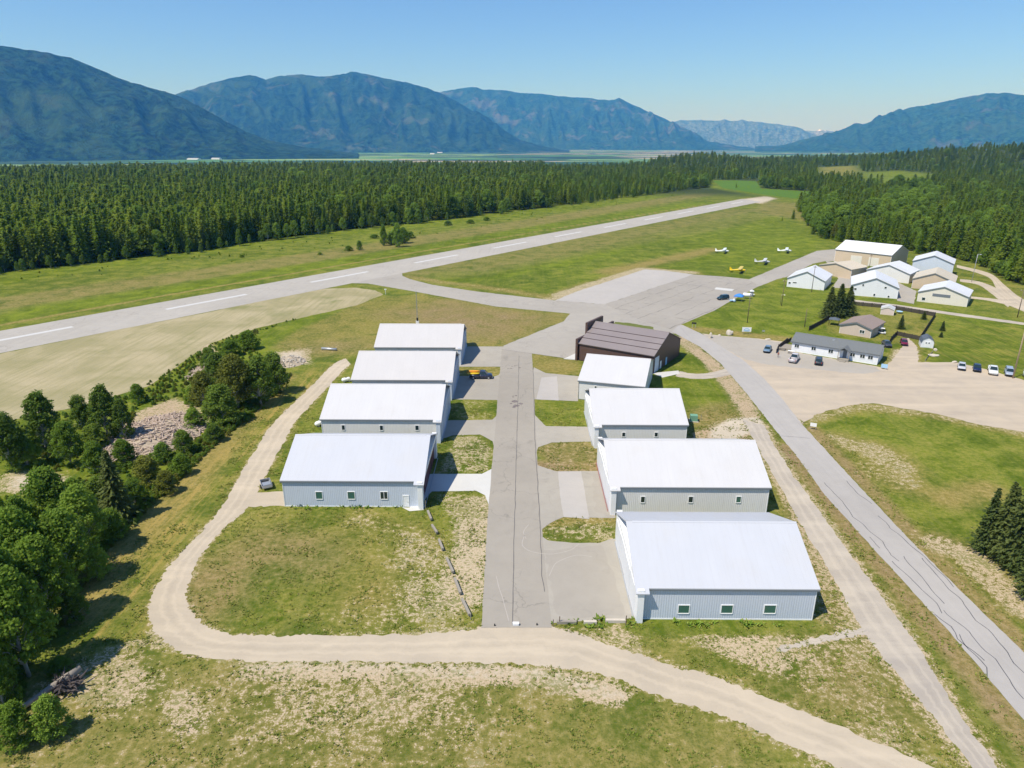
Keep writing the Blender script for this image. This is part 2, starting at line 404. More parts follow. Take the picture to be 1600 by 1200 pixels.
def axis(fine0, fine1, step, grow, lim0, lim1):
    a = list(np.arange(fine0, fine1 + step / 2, step))
    s = step; v = fine1
    while v < lim1: s *= grow; v += s; a.append(v)
    s = step; v = fine0; b = []
    while v > lim0: s *= grow; v -= s; b.append(v)
    return np.array(b[::-1] + a)
gx = axis(-110, 130, 1.0, 1.022, -34000, 34000)
gy = axis(40, 230, 1.0, 1.019, -2500, 35500)
GX, GY = np.meshgrid(gx, gy); fx, fy = GX.ravel(), GY.ravel()
fz = terr(fx, fy)
ATT = {k: np.zeros(fx.shape) for k in ('bare', 'dry', 'lush', 'brown', 'grav', 'valley', 'mown', 'wood')}
ATT['bare'] += 0.10; ATT['dry'] += 0.35
def blend(w, **kw):
    for k, v in kw.items(): ATT[k] = ATT[k] * (1 - w) + v * w
def region(px, soft=2.0, world=False, **kw):
    p = px if world else gl(px)
    d = segdist(fx, fy, p, True); d = np.where(inpoly(fx, fy, p), d, -d)
    blend(np.clip(d / soft * 0.5 + 0.5, 0, 1), **kw)
def stroke(px, wid, soft=1.0, world=False, **kw):
    p = px if world else gl(px)
    d = segdist(fx, fy, p); blend(1 - np.clip((d - wid / 2) / soft, 0, 1), **kw)

w_ = sstep(np.hypot(fx, fy), 820, 950); blend(w_, lush=1.0, dry=0.0, bare=0.0, wood=1.0)
# broad greens of the airfield
region([(-400, 600), (-400, 440), (0, 425), (400, 375), (800, 330), (1106, 293), (1160, 311), (850, 366), (500, 427), (0, 517)], 6, lush=0.35, dry=0.3, bare=0.10)
stroke([(-200, 470), (0, 435), (400, 378), (800, 335), (1040, 304)], 26, 12, lush=0.85, dry=0.15, bare=.12)
stroke([(-100, 500), (0, 476), (250, 438), (500, 400), (800, 352), (1100, 303)], 22, 8, lush=0.15, dry=0.55, bare=0.25, brown=0.3)
stroke([(-100, 520), (0, 494), (250, 455), (500, 415), (850, 357), (1100, 316)], 20, 4, lush=1.0, dry=0.0)
stroke([(-100, 532), (0, 508), (250, 463), (500, 420), (850, 360), (1100, 320)], 1.2, 1.5, lush=0, dry=1.0, bare=.4)
region([(630, 430), (680, 441), (745, 452), (867, 466), (1007, 420), (1083, 428), (1170, 436), (1276, 391), (1300, 372), (1210, 330), (1183, 319), (1060, 342), (850, 381), (724, 408)], 5, lush=0.55, dry=0.22, bare=0.02)
stroke([(700, 420), (850, 393), (1060, 356), (1180, 330)], 40, 12, brown=0.35, lush=0.35, dry=0.4)
stroke([(700, 432), (780, 428), (900, 404), (1060, 364), (1200, 330)], 14, 8, lush=1.0, dry=0.0)
region([(1000, 415), (1060, 380), (1200, 340), (1290, 372), (1270, 390), (1180, 430)], 14, lush=0.9, dry=0.10, bare=0.0)
stroke([(860, 466), (930, 443), (1005, 420), (1080, 426)], 5, 5, bare=0.75, dry=.8)
stroke([(640, 432), (690, 441), (760, 449), (850, 463)], 3, 4, bare=0.45, dry=.8)
stroke([(950, 425), (1090, 395), (1110, 390)], 5, 8, dry=0.9, lush=0)
region([(400, 520), (470, 490), (590, 466), (660, 459), (775, 482), (885, 493), (880, 502), (787, 540), (725, 545), (590, 545), (500, 560), (400, 550)], 4, dry=0.65, lush=0.1, bare=0.12)
region([(600, 490), (700, 470), (800, 487), (860, 495), (790, 530), (725, 530)], 10, brown=0.75, dry=0.8, bare=0.35, lush=0)
region([(450, 540), (560, 530), (590, 548), (480, 556)], 6, brown=0.5, bare=.4)
region([(1106, 293), (1112, 281), (1180, 283), (1190, 294), (1290, 301), (1275, 318), (1200, 308)], 10, lush=1.0, dry=0, bare=0, wood=0)
region([(1275, 265), (1340, 266), (1352, 273), (1350, 284), (1275, 280)], 20, dry=.6, bare=.25, lush=.4, wood=0)
region([(1345, 272), (1400, 272), (1460, 276), (1455, 292), (1400, 296), (1345, 290)], 20, lush=1, dry=0, bare=0, wood=0)
region([(1185, 315), (1260, 318), (1262, 345), (1180, 332)], 8, lush=.5, brown=.35, dry=.5)
# grove, wet band and mown strip at the left
region([(-300, 1300), (-300, 700), (0, 664), (115, 640), (230, 606), (325, 539), (400, 515), (460, 500), (400, 530), (455, 560), (440, 625), (350, 690), (300, 740), (245, 790), (160, 870), (110, 960), (60, 1050), (60, 1300)], 3, lush=0.85, dry=0.15, bare=0.08)
region([(455, 590), (500, 575), (520, 590), (430, 665), (380, 720), (330, 770), (290, 840), (255, 890), (230, 960), (200, 1010), (120, 1010), (120, 960), (175, 870), (250, 790), (330, 720), (400, 660)], 2.5, dry=0.45, lush=0.35, bare=0.03, mown=1.0)
stroke([(440, 590), (360, 680), (250, 800), (170, 880), (130, 950)], 3, 4, dry=0.9, lush=0, bare=.12)
stroke([(205, 690), (240, 650), (270, 640), (300, 655)], 6, 5, bare=0.8, grav=0.4)
region([(200, 690), (215, 645), (275, 620), (305, 665), (275, 700), (220, 715)], 2, bare=.9, brown=.6, lush=0)
region([(0, 740), (60, 735), (110, 745), (90, 775), (0, 770)], 3, bare=1.0, grav=.6, lush=0, dry=.6)
stroke([(310, 600), (330, 560), (320, 540)], 3, 3, bare=0.8, dry=.6, lush=0)
region([(425, 550), (480, 545), (490, 570), (440, 572)], 3, bare=.9, grav=.6)
stroke([(390, 545), (430, 520), (520, 480)], 7, 4, lush=.8, dry=0.1)
# the big lawn inside the loop
region([(330, 880), (400, 795), (660, 796), (745, 985), (460, 990), (330, 975), (295, 930)], 2, dry=0.5, lush=0.25, bare=0.22)
region([(560, 900), (650, 870), (700, 890), (725, 980), (600, 988), (520, 960)], 7, bare=0.72, dry=.6, lush=0)
stroke([(560, 820), (640, 850), (660, 870)], 4, 5, bare=0.6, dry=.7)
stroke([(470, 850), (530, 870), (580, 930)], 3, 5, bare=0.45, dry=.8)
stroke([(330, 930), (350, 900), (420, 860), (480, 870)], 6, 6, brown=.5, dry=.8, lush=0)
region([(500, 830), (560, 850), (540, 900), (450, 930), (380, 960), (400, 900)], 8, lush=.45, dry=.35, bare=.12)
region([(675, 768), (760, 772), (752, 975), (735, 985)], 1.5, lush=.35, dry=.4, bare=.35)
stroke([(740, 790), (745, 850), (730, 890), (725, 930)], 3.5, 3, bare=0.85, dry=.5, lush=0)
stroke([(700, 780), (730, 800)], 3, 3, bare=.6)
# islands
region([(706, 680), (750, 679), (772, 700), (768, 734), (753, 740), (681, 740)], 1, bare=.62, dry=.4, lush=.3)
region([(697, 624), (775, 625), (779, 646), (769, 656), (700, 656)], 1, bare=.45, dry=.4, lush=.3)
region([(712, 573), (783, 573), (783, 587), (712, 590)], 1, bare=.4, dry=.8)
region([(836, 700), (862, 691), (937, 690), (937, 736), (869, 736)], 1, bare=.45, dry=.7, brown=.5)
stroke([(842, 728), (880, 733), (935, 730)], 2, 2, brown=1.0, bare=.5, dry=1, lush=0)
region([(832, 625), (917, 627), (917, 666), (845, 666)], 1, bare=.3, dry=.35, lush=.5)
region([(831, 553), (906, 563), (905, 587), (834, 582)], 1, bare=.25, dry=.8, lush=.1)
region([(844, 810), (966, 808), (966, 848), (844, 848)], 1, bare=.6, dry=.5)
stroke([(865, 816), (900, 811), (960, 813)], 2, 1, bare=.5, dry=1, lush=0)
# foreground, right of the loop road
region([(740, 985), (990, 965), (1290, 970), (1345, 985), (1400, 1068), (1450, 1180), (1500, 1300), (1350, 1300), (1150, 1090), (900, 1000)], 3, bare=0.66, dry=0.5, lush=0.25, brown=.15)
region([(990, 975), (1340, 985), (1330, 1030), (1240, 1075), (1150, 1060), (1040, 1015)], 4, bare=0.84, dry=.45, lush=.3)
stroke([(1000, 976), (1100, 978), (1280, 976)], 2, 1.5, lush=.8, bare=.2, dry=.2)
stroke([(1040, 1010), (1180, 1080), (1300, 1120)], 3, 3, lush=.4, bare=.3)
region([(1270, 1000), (1360, 1000), (1440, 1130), (1330, 1133), (1230, 1080)], 6, brown=.5, bare=.5, dry=.7)
region([(-200, 1300), (60, 1060), (200, 1015), (300, 1030), (600, 1040), (900, 1050), (1020, 1090), (1160, 1140), (1300, 1300)], 3, bare=0.40, dry=0.62, lush=0.18, brown=.25)
region([(430, 1050), (700, 1050), (820, 1090), (760, 1150), (420, 1150), (380, 1090)], 8, bare=0.72, dry=.7, brown=.25, lush=0)
region([(800, 1090), (900, 1080), (1100, 1125), (1150, 1200), (820, 1200)], 7, bare=0.30, lush=.35, dry=.5)
stroke([(400, 1040), (650, 1045), (850, 1055), (960, 1085)], 2.2, 1.5, bare=0.95, grav=.5, lush=0)
stroke([(110, 1060), (180, 1050), (210, 1075)], 3, 4, bare=.7, dry=.6)
stroke([(150, 1040), (200, 1015), (250, 1000)], 2, 3, bare=.6)
stroke([(280, 1100), (300, 1130)], 2, 2, bare=.7)
# around the right hangars: reddish dirt and the ditch by the road
region([(1075, 672), (1110, 662), (1170, 645), (1200, 690), (1330, 860), (1290, 965), (1240, 815), (1200, 700), (1075, 690)], 2.5, bare=0.85, brown=0.75, dry=.8, lush=0, grav=.15)
region([(1112, 671), (1140, 655), (1185, 650), (1195, 665), (1150, 685), (1110, 684)], 2, grav=1, bare=1)
region([(1275, 850), (1300, 880), (1340, 960), (1290, 970), (1262, 850)], 2, bare=.6, brown=.3, dry=.7)
region([(1200, 665), (1500, 1020), (1597, 1125), (1700, 1300), (1570, 1300), (1430, 1060), (1300, 850), (1175, 680)], 2, lush=0.3, dry=0.45, bare=0.4, brown=.2)
stroke([(1185, 675), (1260, 770), (1350, 870), (1450, 1010), (1540, 1120), (1600, 1200)], 2.4, 2, lush=0.7, dry=.2, bare=.2)
stroke([(1225, 698), (1320, 815), (1420, 935), (1500, 1030), (1620, 1180)], 1.6, 1.5, brown=.95, dry=1, bare=.25, lush=0)
region([(1019, 586), (1120, 590), (1160, 640), (1080, 672), (1020, 640)], 2, lush=0.75, dry=0.2, bare=0.2)
region([(1080, 640), (1140, 630), (1150, 650), (1080, 665)], 3, dry=.9, bare=.4, brown=.4, lush=0)
region([(1065, 532), (1120, 570), (1125, 582), (1030, 582), (1060, 556)], 2, lush=0.6, dry=.3, bare=.35)
stroke([(1062, 528), (1110, 565), (1150, 612), (1172, 645)], 3, 2, bare=.85, brown=.6, grav=.2, lush=0)
# right: grass by the terminal, big field, road verge
region([(1067, 505), (1120, 482), (1195, 445), (1240, 430), (1330, 462), (1600, 500), (1600, 590), (1440, 562), (1230, 533), (1097, 522)], 3, lush=0.75, dry=0.2, bare=0.02)
region([(1400, 500), (1600, 505), (1600, 590), (1440, 560)], 3, lush=0.85, dry=0.08, bare=0.0, mown=.45)
stroke([(1090, 515), (1160, 522), (1225, 530)], 4, 3, dry=.9, bare=.3, lush=0)
region([(1252, 660), (1330, 636), (1465, 650), (1600, 678), (1760, 700), (1760, 1200), (1600, 1020), (1423, 845)], 3, lush=0.6, dry=0.3, bare=0.04)
stroke([(1258, 655), (1335, 634), (1440, 645), (1600, 676)], 3.5, 3, bare=.55, dry=.7, lush=0)
stroke([(1310, 690), (1370, 705), (1400, 730)], 5, 5, bare=.6, dry=.8, lush=0)
stroke([(1360, 735), (1410, 755)], 4, 5, bare=.55, dry=.8, lush=0)
stroke([(1270, 670), (1360, 765), (1440, 850), (1530, 940), (1620, 1030)], 1.6, 1.2, brown=.7, bare=.4, dry=1, lush=0)
stroke([(1470, 850), (1510, 865), (1545, 900), (1600, 950)], 4, 3, bare=.7, dry=.8, lush=0, brown=.2)
stroke([(1480, 780), (1540, 765)], 3, 4, dry=.9, bare=.3)
region([(1393, 545), (1440, 545), (1436, 566), (1400, 590), (1380, 580)], 1.5, bare=.8, dry=.8, lush=0)
region([(1285, 500), (1330, 475), (1470, 488), (1440, 545), (1290, 520)], 1.5, lush=.5, dry=.5, bare=.05)
region([(1520, 380), (1600, 380), (1700, 470), (1600, 500), (1540, 440)], 4, dry=.5, bare=.2)
TL = [(540, 560), (520, 570), (480, 610), (428, 660), (385, 725), (348, 790), (306, 840), (270, 878), (244, 916), (232, 950), (240, 985), (265, 1008), (300, 1024), (406, 1033), (500, 1034), (630, 1035), (750, 1036), (860, 1041), (950, 1056), (1019, 1085), (1112, 1113), (1165, 1134), (1290, 1190), (1430, 1265)]
TR = [(548, 569), (535, 580), (505, 612), (462, 660), (425, 725), (388, 790), (345, 830), (314, 870), (293, 916), (292, 940), (303, 960), (325, 978), (360, 990), (430, 993), (500, 993), (630, 992), (745, 984), (862, 980), (960, 1010), (1050, 1041), (1112, 1057), (1190, 1087), (1310, 1134), (1600, 1262)]
for ln_ in (TL, TR): stroke(ln_, 0.5, 1.1, bare=.6, dry=.6)
for ln_ in ([(1160, 655), (1185, 700), (1249, 814), (1302, 903), (1347, 983), (1414, 1068), (1467, 1130), (1540, 1230)], [(1195, 665), (1215, 705), (1275, 792), (1330, 867), (1392, 952), (1440, 1020), (1507, 1130), (1600, 1250)]): stroke(ln_, .8, 1.6, bare=.7, dry=.7)
region([(1150, 312), (1196, 306), (1216, 310), (1190, 319)], 10, bare=1.0, grav=.8, dry=.5, lush=0)
valley = sstep(-fz, 35, 65); ATT['valley'] = valley

nx, ny = len(gx), len(gy)
me = bpy.data.meshes.new('ground')
me.vertices.add(nx * ny); me.vertices.foreach_set('co', np.stack([fx, fy, fz], 1).ravel())
I = (np.arange(ny - 1)[:, None] * nx + np.arange(nx - 1)[None, :]).ravel()
quads = np.stack([I, I + 1, I + 1 + nx, I + nx], 1)
me.loops.add(quads.size); me.loops.foreach_set('vertex_index', quads.ravel())
me.polygons.add(len(quads)); me.polygons.foreach_set('loop_start', np.arange(0, quads.size, 4))
me.polygons.foreach_set('use_smooth', [True] * len(quads))
for k, a in ATT.items():
    at = me.attributes.new(k, 'FLOAT', 'POINT'); at.data.foreach_set('value', a.astype(np.float32))
me.update(); me.validate()

_a, _b = g(455, 600), g(200, 900); MOWA = math.atan2((_b - _a).x, (_b - _a).y)
m = NT('grass_and_soil', 0.95, 0.1); P = m.geo()
nbig = m.noise(P, 0.018, 4, 0.6, 0.5); nmid = m.noise(P, 0.13, 5, 0.65, 0.6); nfine = m.noise(P, 1.1, 4, 0.7); nvf = m.noise(P, 4.5, 3, 0.7)
mow = m.noise(m.map(P, (0.9, 0.03, 1), (0, 0, R(-36))), 1.0, 3, 0.6)
mw2 = m.noise(m.map(P, (1.1, 0.06, 1), (0, 0, MOWA)), 1.0, 3, 0.65, .25)
f = m.math('ADD', m.math('MULTIPLY', nmid, 0.5), m.math('ADD', m.math('MULTIPLY', nfine, 0.28), m.math('MULTIPLY', nbig, 0.22)))
grass = m.mix(m.step(f, 0.40, 0.62), (0.058, 0.100, 0.006), (0.165, 0.205, 0.018))
grass = m.mix(m.math('MULTIPLY', m.attr('lush'), 0.92), grass, m.mix(m.step(f, .38, .62), (0.072, 0.108, 0.004), (0.180, 0.225, 0.014)))
dryc = m.mix(m.step(nfine, .3, .7), (0.215, 0.165, 0.042), (0.33, 0.255, 0.085))
dsel = m.step(m.math('ADD', m.math('ADD', m.math('MULTIPLY', nmid, 0.55), m.math('MULTIPLY', nfine, 0.45)), m.math('MULTIPLY', m.attr('dry'), 0.42)), 0.52, 0.98)
col = m.mix(dsel, grass, dryc)
col = m.mix(m.math('MULTIPLY', m.step(mow, 0.42, 0.68), 0.22), col, (0.22, 0.20, 0.06))
ms_ = m.math('MULTIPLY', m.attr('mown'), m.step(m.math('ADD', m.math('MULTIPLY', mw2, .65), m.math('MULTIPLY', nmid, .35)), .46, .62))
col = m.mix(m.math('MULTIPLY', ms_, .85), col, (0.36, 0.26, 0.075))
brn = m.mix(m.step(nfine, .3, .7), (0.18, 0.125, 0.065), (0.31, 0.22, 0.125))
col = m.mix(m.math('MULTIPLY', m.attr('brown'), m.step(f, 0.3, 0.62)), col, brn)
# dark weed tufts between
tuft = m.step(nvf, 0.52, 0.66)
col = m.mix(m.math('MULTIPLY', tuft, 0.62), col, (0.055, 0.085, 0.016))
# bare pale soil in speckles whose density follows the 'bare' attribute
spk = m.math('ADD', m.math('MULTIPLY', nfine, 0.42), m.math('ADD', m.math('MULTIPLY', nvf, 0.30), m.math('MULTIPLY', nmid, 0.28)))
thr = m.math('ADD', spk, m.math('MULTIPLY', m.attr('bare'), 0.34))
bsel = m.step(thr, 0.69, 0.735)
soil = m.mix(m.step(nvf, .3, .75), (0.37, 0.29, 0.175), (0.58, 0.475, 0.325))
soil = m.mix(m.math('MULTIPLY', m.attr('brown'), 0.65), soil, (0.36, 0.24, 0.15))
col = m.mix(bsel, col, soil)
spk2 = m.step(m.math('ADD', m.math('MULTIPLY', m.noise(P, 1.9, 3, .7), .6), m.math('MULTIPLY', nmid, .4)), .50, .56)
col = m.mix(m.math('MULTIPLY', m.math('MULTIPLY', spk2, bsel), .80), col, m.mix(nvf, (0.10, 0.13, 0.02), (0.24, 0.22, 0.07)))
grv = m.mix(m.step(f, .35, .65), (0.44, 0.38, 0.285), (0.56, 0.48, 0.36))
col = m.mix(m.step(m.math('ADD', m.attr('grav'), m.math('MULTIPLY', m.math('SUBTRACT', nfine, .5), .6)), 0.4, 0.7), col, grv)
col = m.mix(m.attr('wood'), col, m.mix(f, (0.030, 0.045, 0.014), (0.060, 0.080, 0.022)))
# valley farmland far below: long fields, tree lines and woods
vr = m.map(P, (1 / 1500, 1 / 520, 1), (0, 0, R(12)))
vo = m.n.new('ShaderNodeTexVoronoi'); vo.distance = 'CHEBYCHEV'; vo.inputs['Scale'].default_value = 1.0; m.L(vr, vo.inputs['Vector'])
cr = m.n.new('ShaderNodeValToRGB'); cr.color_ramp.interpolation = 'CONSTANT'
els = [(0.0, (0.09, 0.21, 0.045)), (0.2, (0.16, 0.29, 0.07)), (0.38, (0.36, 0.31, 0.19)), (0.5, (0.05, 0.10, 0.04)), (0.66, (0.20, 0.30, 0.09)), (0.8, (0.42, 0.38, 0.27)), (0.9, (0.09, 0.17, 0.05))]
cr.color_ramp.elements[0].position = 0; cr.color_ramp.elements[0].color = (*els[0][1], 1); cr.color_ramp.elements[1].position = els[1][0]; cr.color_ramp.elements[1].color = (*els[1][1], 1)
for p_, c_ in els[2:]:
    e = cr.color_ramp.elements.new(p_); e.color = (*c_, 1)
sx = m.n.new('ShaderNodeSeparateColor'); m.L(vo.outputs['Color'], sx.inputs[0]); m.L(sx.outputs[0], cr.inputs[0])
vcol = cr.outputs[0]
ve = m.n.new('ShaderNodeTexVoronoi'); ve.distance = 'CHEBYCHEV'; ve.feature = 'F2'; m.L(vr, ve.inputs['Vector'])
ed = m.math('SUBTRACT', ve.outputs['Distance'], vo.outputs['Distance'])
edg = m.math('SUBTRACT', 1.0, m.step(ed, 0.02, 0.07))
wood = m.step(m.noise(m.map(P, (1 / 900, 1 / 420, 1)), 1.0, 4, 0.6, 0.6), 0.545, 0.60)
vcol = m.mix(m.math('MAXIMUM', m.math('MULTIPLY', edg, .85), wood), vcol, (0.022, 0.042, 0.018))
col = m.mix(m.attr('valley'), col, vcol)
m.color(col); m.bump(m.math('ADD', nfine, nvf), 0.5, 0.12)
me.materials.append(m.mat)
tag(put('ground', me), 'grassy airfield plateau and the farmed valley floor beyond', kind='structure')

# ------------------------------------------------------------------ paved and gravel sheets
rj = random.Random(7)
def sheet(name, polys, z, mat, jit=0.15, step=1.2, label=None, world=False, across=None):
    vs = []; fs = []; done = []
    for poly in polys:
        done.append(1)
        p = [Vector((a, b, 0)) for a, b in (poly if world else gl(poly))]
        out = []
        for i in range(len(p)):
            a, b = p[i], p[(i + 1) % len(p)]
            n = max(1, min(400, int((b - a).length / step)))
            for k in range(n):
                q = a.lerp(b, k / n)
                if jit and k: q = q + Vector((rj.uniform(-jit, jit), rj.uniform(-jit, jit), 0))
                out.append(Vector((q.x, q.y, z + .0015 * len(done))))
        tri = tessellate_polygon([out]); o = len(vs)
        vs += [tuple(v) for v in out]; fs += [tuple(i + o for i in t) for t in tri]
    me = bpy.data.meshes.new(name); me.from_pydata(vs, [], fs); me.materials.append(mat)
    bm = bmesh.new(); bm.from_mesh(me); bmesh.ops.recalc_face_normals(bm, faces=bm.faces[:])
    for f_ in bm.faces:
        if f_.normal.z < 0: f_.normal_flip()
    bm.to_mesh(me); bm.free()
    return tag(put(name, me), label, kind='structure')
def smoothline(pts, n=10):
    out = []
    P_ = [pts[0]] + list(pts) + [pts[-1]]
    for i in range(1, len(P_) - 2):
        p0, p1, p2, p3 = [np.array(P_[j], float) for j in (i - 1, i, i + 1, i + 2)]
        for k in range(n):
            t = k / n
            out.append(0.5 * ((2 * p1) + (-p0 + p2) * t + (2 * p0 - 5 * p1 + 4 * p2 - p3) * t * t + (-p0 + 3 * p1 - 3 * p2 + p3) * t ** 3))
    out.append(np.array(P_[-2], float)); return out
def ribbon(name, lpx, rpx, z, mat, jit=0.25, label=None, nx=6, n=16):
    """a track between its two edge lines (same number of points), 'across' attribute for ruts"""
    Ls = smoothline(gl(lpx), n); Rs = smoothline(gl(rpx), n)
    vs = []; ac = []; fs = []
    for i, (a, b) in enumerate(zip(Ls, Rs)):
        wj = [mnoise.noise(Vector((i * 0.23, 5.1 * s, z * 100))) * jit * .8 + rj.uniform(-jit, jit) * .7 for s in (0, 1)]
        d = (b - a) / max(1e-6, np.linalg.norm(b - a)); a = a - d * wj[0]; b = b + d * wj[1]
        for k in range(nx + 1):
            t = k / nx; q = a * (1 - t) + b * t; vs.append((q[0], q[1], z)); ac.append(t)
    for i in range(len(Ls) - 1):
        for k in range(nx):
            o = i * (nx + 1) + k; fs.append((o, o + 1, o + nx + 2, o + nx + 1))
    me = bpy.data.meshes.new(name); me.from_pydata(vs, [], fs); me.materials.append(mat)
    at = me.attributes.new('across', 'FLOAT', 'POINT'); at.data.foreach_set('value', ac)
    bm = bmesh.new(); bm.from_mesh(me)
    for f_ in bm.faces:
        f_.normal_update()
        if f_.normal.z < 0: f_.normal_flip()
    bm.to_mesh(me); bm.free()
    return tag(put(name, me), label, kind='structure')

def haymat():
    m = NT('mown_hay', .95, .1); P = m.geo()
    a = m.noise(m.map(P, (1.0, 0.035, 1), (0, 0, R(-38))), 0.9, 5, .7, .3); b = m.noise(P, .06, 5, .6, .6); c = m.noise(P, 2.2, 4, .75)
    col = m.mix(m.step(b, .35, .65), (0.30, 0.265, 0.14), (0.41, 0.345, 0.21))
    col = m.mix(m.math('MULTIPLY', m.step(a, .42, .68), .5), col, (0.22, 0.215, 0.085))
    col = m.mix(m.math('MULTIPLY', m.step(c, .5, .7), .4), col, (0.18, 0.18, 0.07))
    col = m.mix(m.math('MULTIPLY', m.step(m.noise(P, .025, 4, .6), .56, .68), .6), col, (0.13, 0.16, 0.04))
    m.color(col); m.bump(c, .4, .1); return m.mat
RD = np.array([0.592, 0.806]); RN = np.array([0.806, -0.592])
def rw(s, o): p = RD * s + RN * o; return (float(p[0]), float(p[1]))
sheet('runway', [[rw(-260, -269), rw(790, -269), rw(764, -239), rw(-260, -239)]], 0.030, M['runway'], 0.1, 3, 'long straight aged asphalt runway', world=True)
dashes = []
s0 = 123.4 - 66.3 * 5
for k in range(17):
    a = s0 + 66.3 * k + 0.0
    if a > 740: break
    dashes.append([rw(a, -256.6), rw(a + 34, -256.6), rw(a + 34, -254.4), rw(a, -254.4)])
sheet('runway_marking', dashes, 0.036, M['paint_white'], 0.06, 2, 'white centreline stripes on the runway', world=True)
sheet('hay_field', [[(-330, 700), (-330, 604), (0, 553), (200, 512), (331, 487), (400, 471), (509, 451), (556, 449.5), (587, 454), (599, 460), (590, 464), (556, 477.5), (494, 491.5), (400, 513), (325, 537.5), (259, 586), (230, 604), (115, 637), (0, 660), (-150, 700)]], 0.018,
      haymat(), 0.3, 2, 'pale mown hay field between the runway and the grove')
sheet('taxiway_connector', [[(400, 467), (478, 446), (525, 442), (575, 443), (650, 456), (775, 479), (890.6, 490), (881, 502), (787, 540), (784, 546), (831, 552.5), (906, 563), (950, 540), (1040, 520), (1060, 522), (1067, 508), (945, 475.5), (867, 469.5), (745, 455.5), (675, 445), (640, 436), (629, 431), (628, 426), (640, 419), (560, 432), (480, 444)]], 0.020, M['connect'], 0.15, 1.5, 'asphalt taxiway from the runway to the hangars')
sheet('apron', [[(945, 475.5), (1083.5, 429), (1135.6, 432.6), (1170, 436.5), (1184, 448), (1141, 471), (1117, 485), (1060, 509), (1050, 515), (1000, 500)]], 0.024, M['apron_dark'], 0.1, 1.5, 'cracked dark asphalt parking apron')
sheet('apron_extension', [[(867, 469.5), (900, 456), (1007, 421), (1040, 423), (1083.5, 429), (945, 475.5)]], 0.028, M['apron_light'], 0.2, 1.5, 'smooth light grey new apron asphalt')
sheet('taxilane', [[(1170, 436.5), (1276, 392), (1303, 389.5), (1345, 396), (1340, 408), (1290, 408), (1270, 412), (1232, 432), (1215, 436), (1195, 444), (1184, 448)], [(1290, 408), (1310, 410), (1345, 425), (1330, 450), (1300, 450), (1310, 435)], [(1400, 440), (1432, 455), (1428, 475), (1402, 470)]], 0.026, M['connect'], 0.2, 1.5, 'narrow asphalt lane leading to the far hangars')
sheet('taxiway', [[(784, 546), (831, 552.5), (834, 600), (838, 690), (845, 812), (862, 981), (752, 981), (761.5, 812), (772, 690)]], 0.034, M['taxi'], 0.06, 1.5, 'straight asphalt taxiway between two rows of hangars')
pads = [[(722, 541.5), (786, 541.5), (784, 560), (782, 573), (712, 573)],
        [(706, 587), (770, 589), (779, 586), (784, 580), (780, 626), (775, 625), (697, 624), (694, 600)],
        [(685, 657), (769, 656), (780, 646), (774, 705), (770, 690), (750, 679), (706, 680.5), (680, 690)],
        [(834, 574), (853, 583), (905, 588), (903, 627), (834, 624), (831, 640), (829, 600)],
        [(832, 645), (853, 666), (920, 667), (925, 690), (862, 691.5), (841, 699), (834, 720)],
        [(836, 726), (869, 736.5), (940, 736), (962, 810), (881, 808), (859, 818), (843, 830), (838, 780)],
        [(841, 833), (856, 844.5), (894, 848.5), (937, 848.5), (950, 843.5), (966, 841), (992, 966), (925, 970), (859, 974), (850, 900)]]
sheet('hangar_pad', pads, 0.024, M['pad'], 0.08, 1.2, 'asphalt pads in front of the hangar doors')
sheet('concrete_drive', [[(650, 742), (681, 740.5), (753, 740.5), (768, 733), (771, 712), (764, 790), (758, 774), (744, 767), (675, 768), (668, 775), (655, 796), (640, 797), (640, 792)],
                         [(1019, 583), (1060, 579), (1062, 584), (1035, 590)], [(880, 561), (906, 563), (906, 549)],
                         [(628, 793), (656, 794), (664, 790), (662, 797), (640, 799)]], 0.030, M['concrete'], 0.04, 1.2, 'pale concrete drive beside the nearest left hangar')
sheet('road', [[(1060, 509), (1067, 508), (1097, 522), (1127.5, 542), (1161, 562.5), (1195, 593), (1222, 623), (1252, 662), (1347, 765), (1423, 845), (1512, 934), (1599, 1019), (1800, 1222), (1760, 1300), (1597, 1122), (1476, 979), (1378, 872), (1289, 774), (1249, 718), (1205, 664), (1168, 616.5), (1127, 569), (1094, 542), (1062, 525), (1050, 518)]], 0.030, M['road'], 0.08, 1.0, 'light grey asphalt access road running down the right side')
sheet('gravel_lot', [[(1097, 521), (1130, 525), (1185, 529), (1225, 534), (1230, 548), (1372, 573), (1385, 578), (1408, 571), (1434, 566), (1492, 566), (1545, 578), (1600, 594), (1800, 640), (1800, 720), (1600, 675), (1532, 664), (1465, 647), (1364, 630), (1330, 633), (1276, 647), (1252, 664), (1222, 626), (1195, 596), (1161, 566), (1127, 545)],
                     [(1382, 577), (1405, 548), (1419, 528), (1432, 540), (1436, 568), (1420, 575), (1400, 582)]], 0.016, M['lot'], 0.3, 1.2, 'wide pale gravel car park beside the office')
sheet('lot_asphalt', [[(1097, 523), (1140, 526), (1185, 530), (1228, 536), (1228, 548), (1368, 573), (1376, 580), (1350, 584), (1270, 577), (1200, 570), (1165, 562), (1127, 542)]], 0.022, asphalt('grey_lot_asphalt', (0.38, 0.345, 0.29), 0.1, 0.6), 0.35, 1.0, 'grey compacted strip in front of the office')
sheet('pad_patch', [[(872, 737), (908, 737), (915, 777), (921, 811), (881, 808), (875, 775)], [(846, 590), (870, 588), (873, 626), (838, 624)]], 0.033, M['apron_light'], 0.05, 1.0, 'lighter repaved strips on the hangar pads')
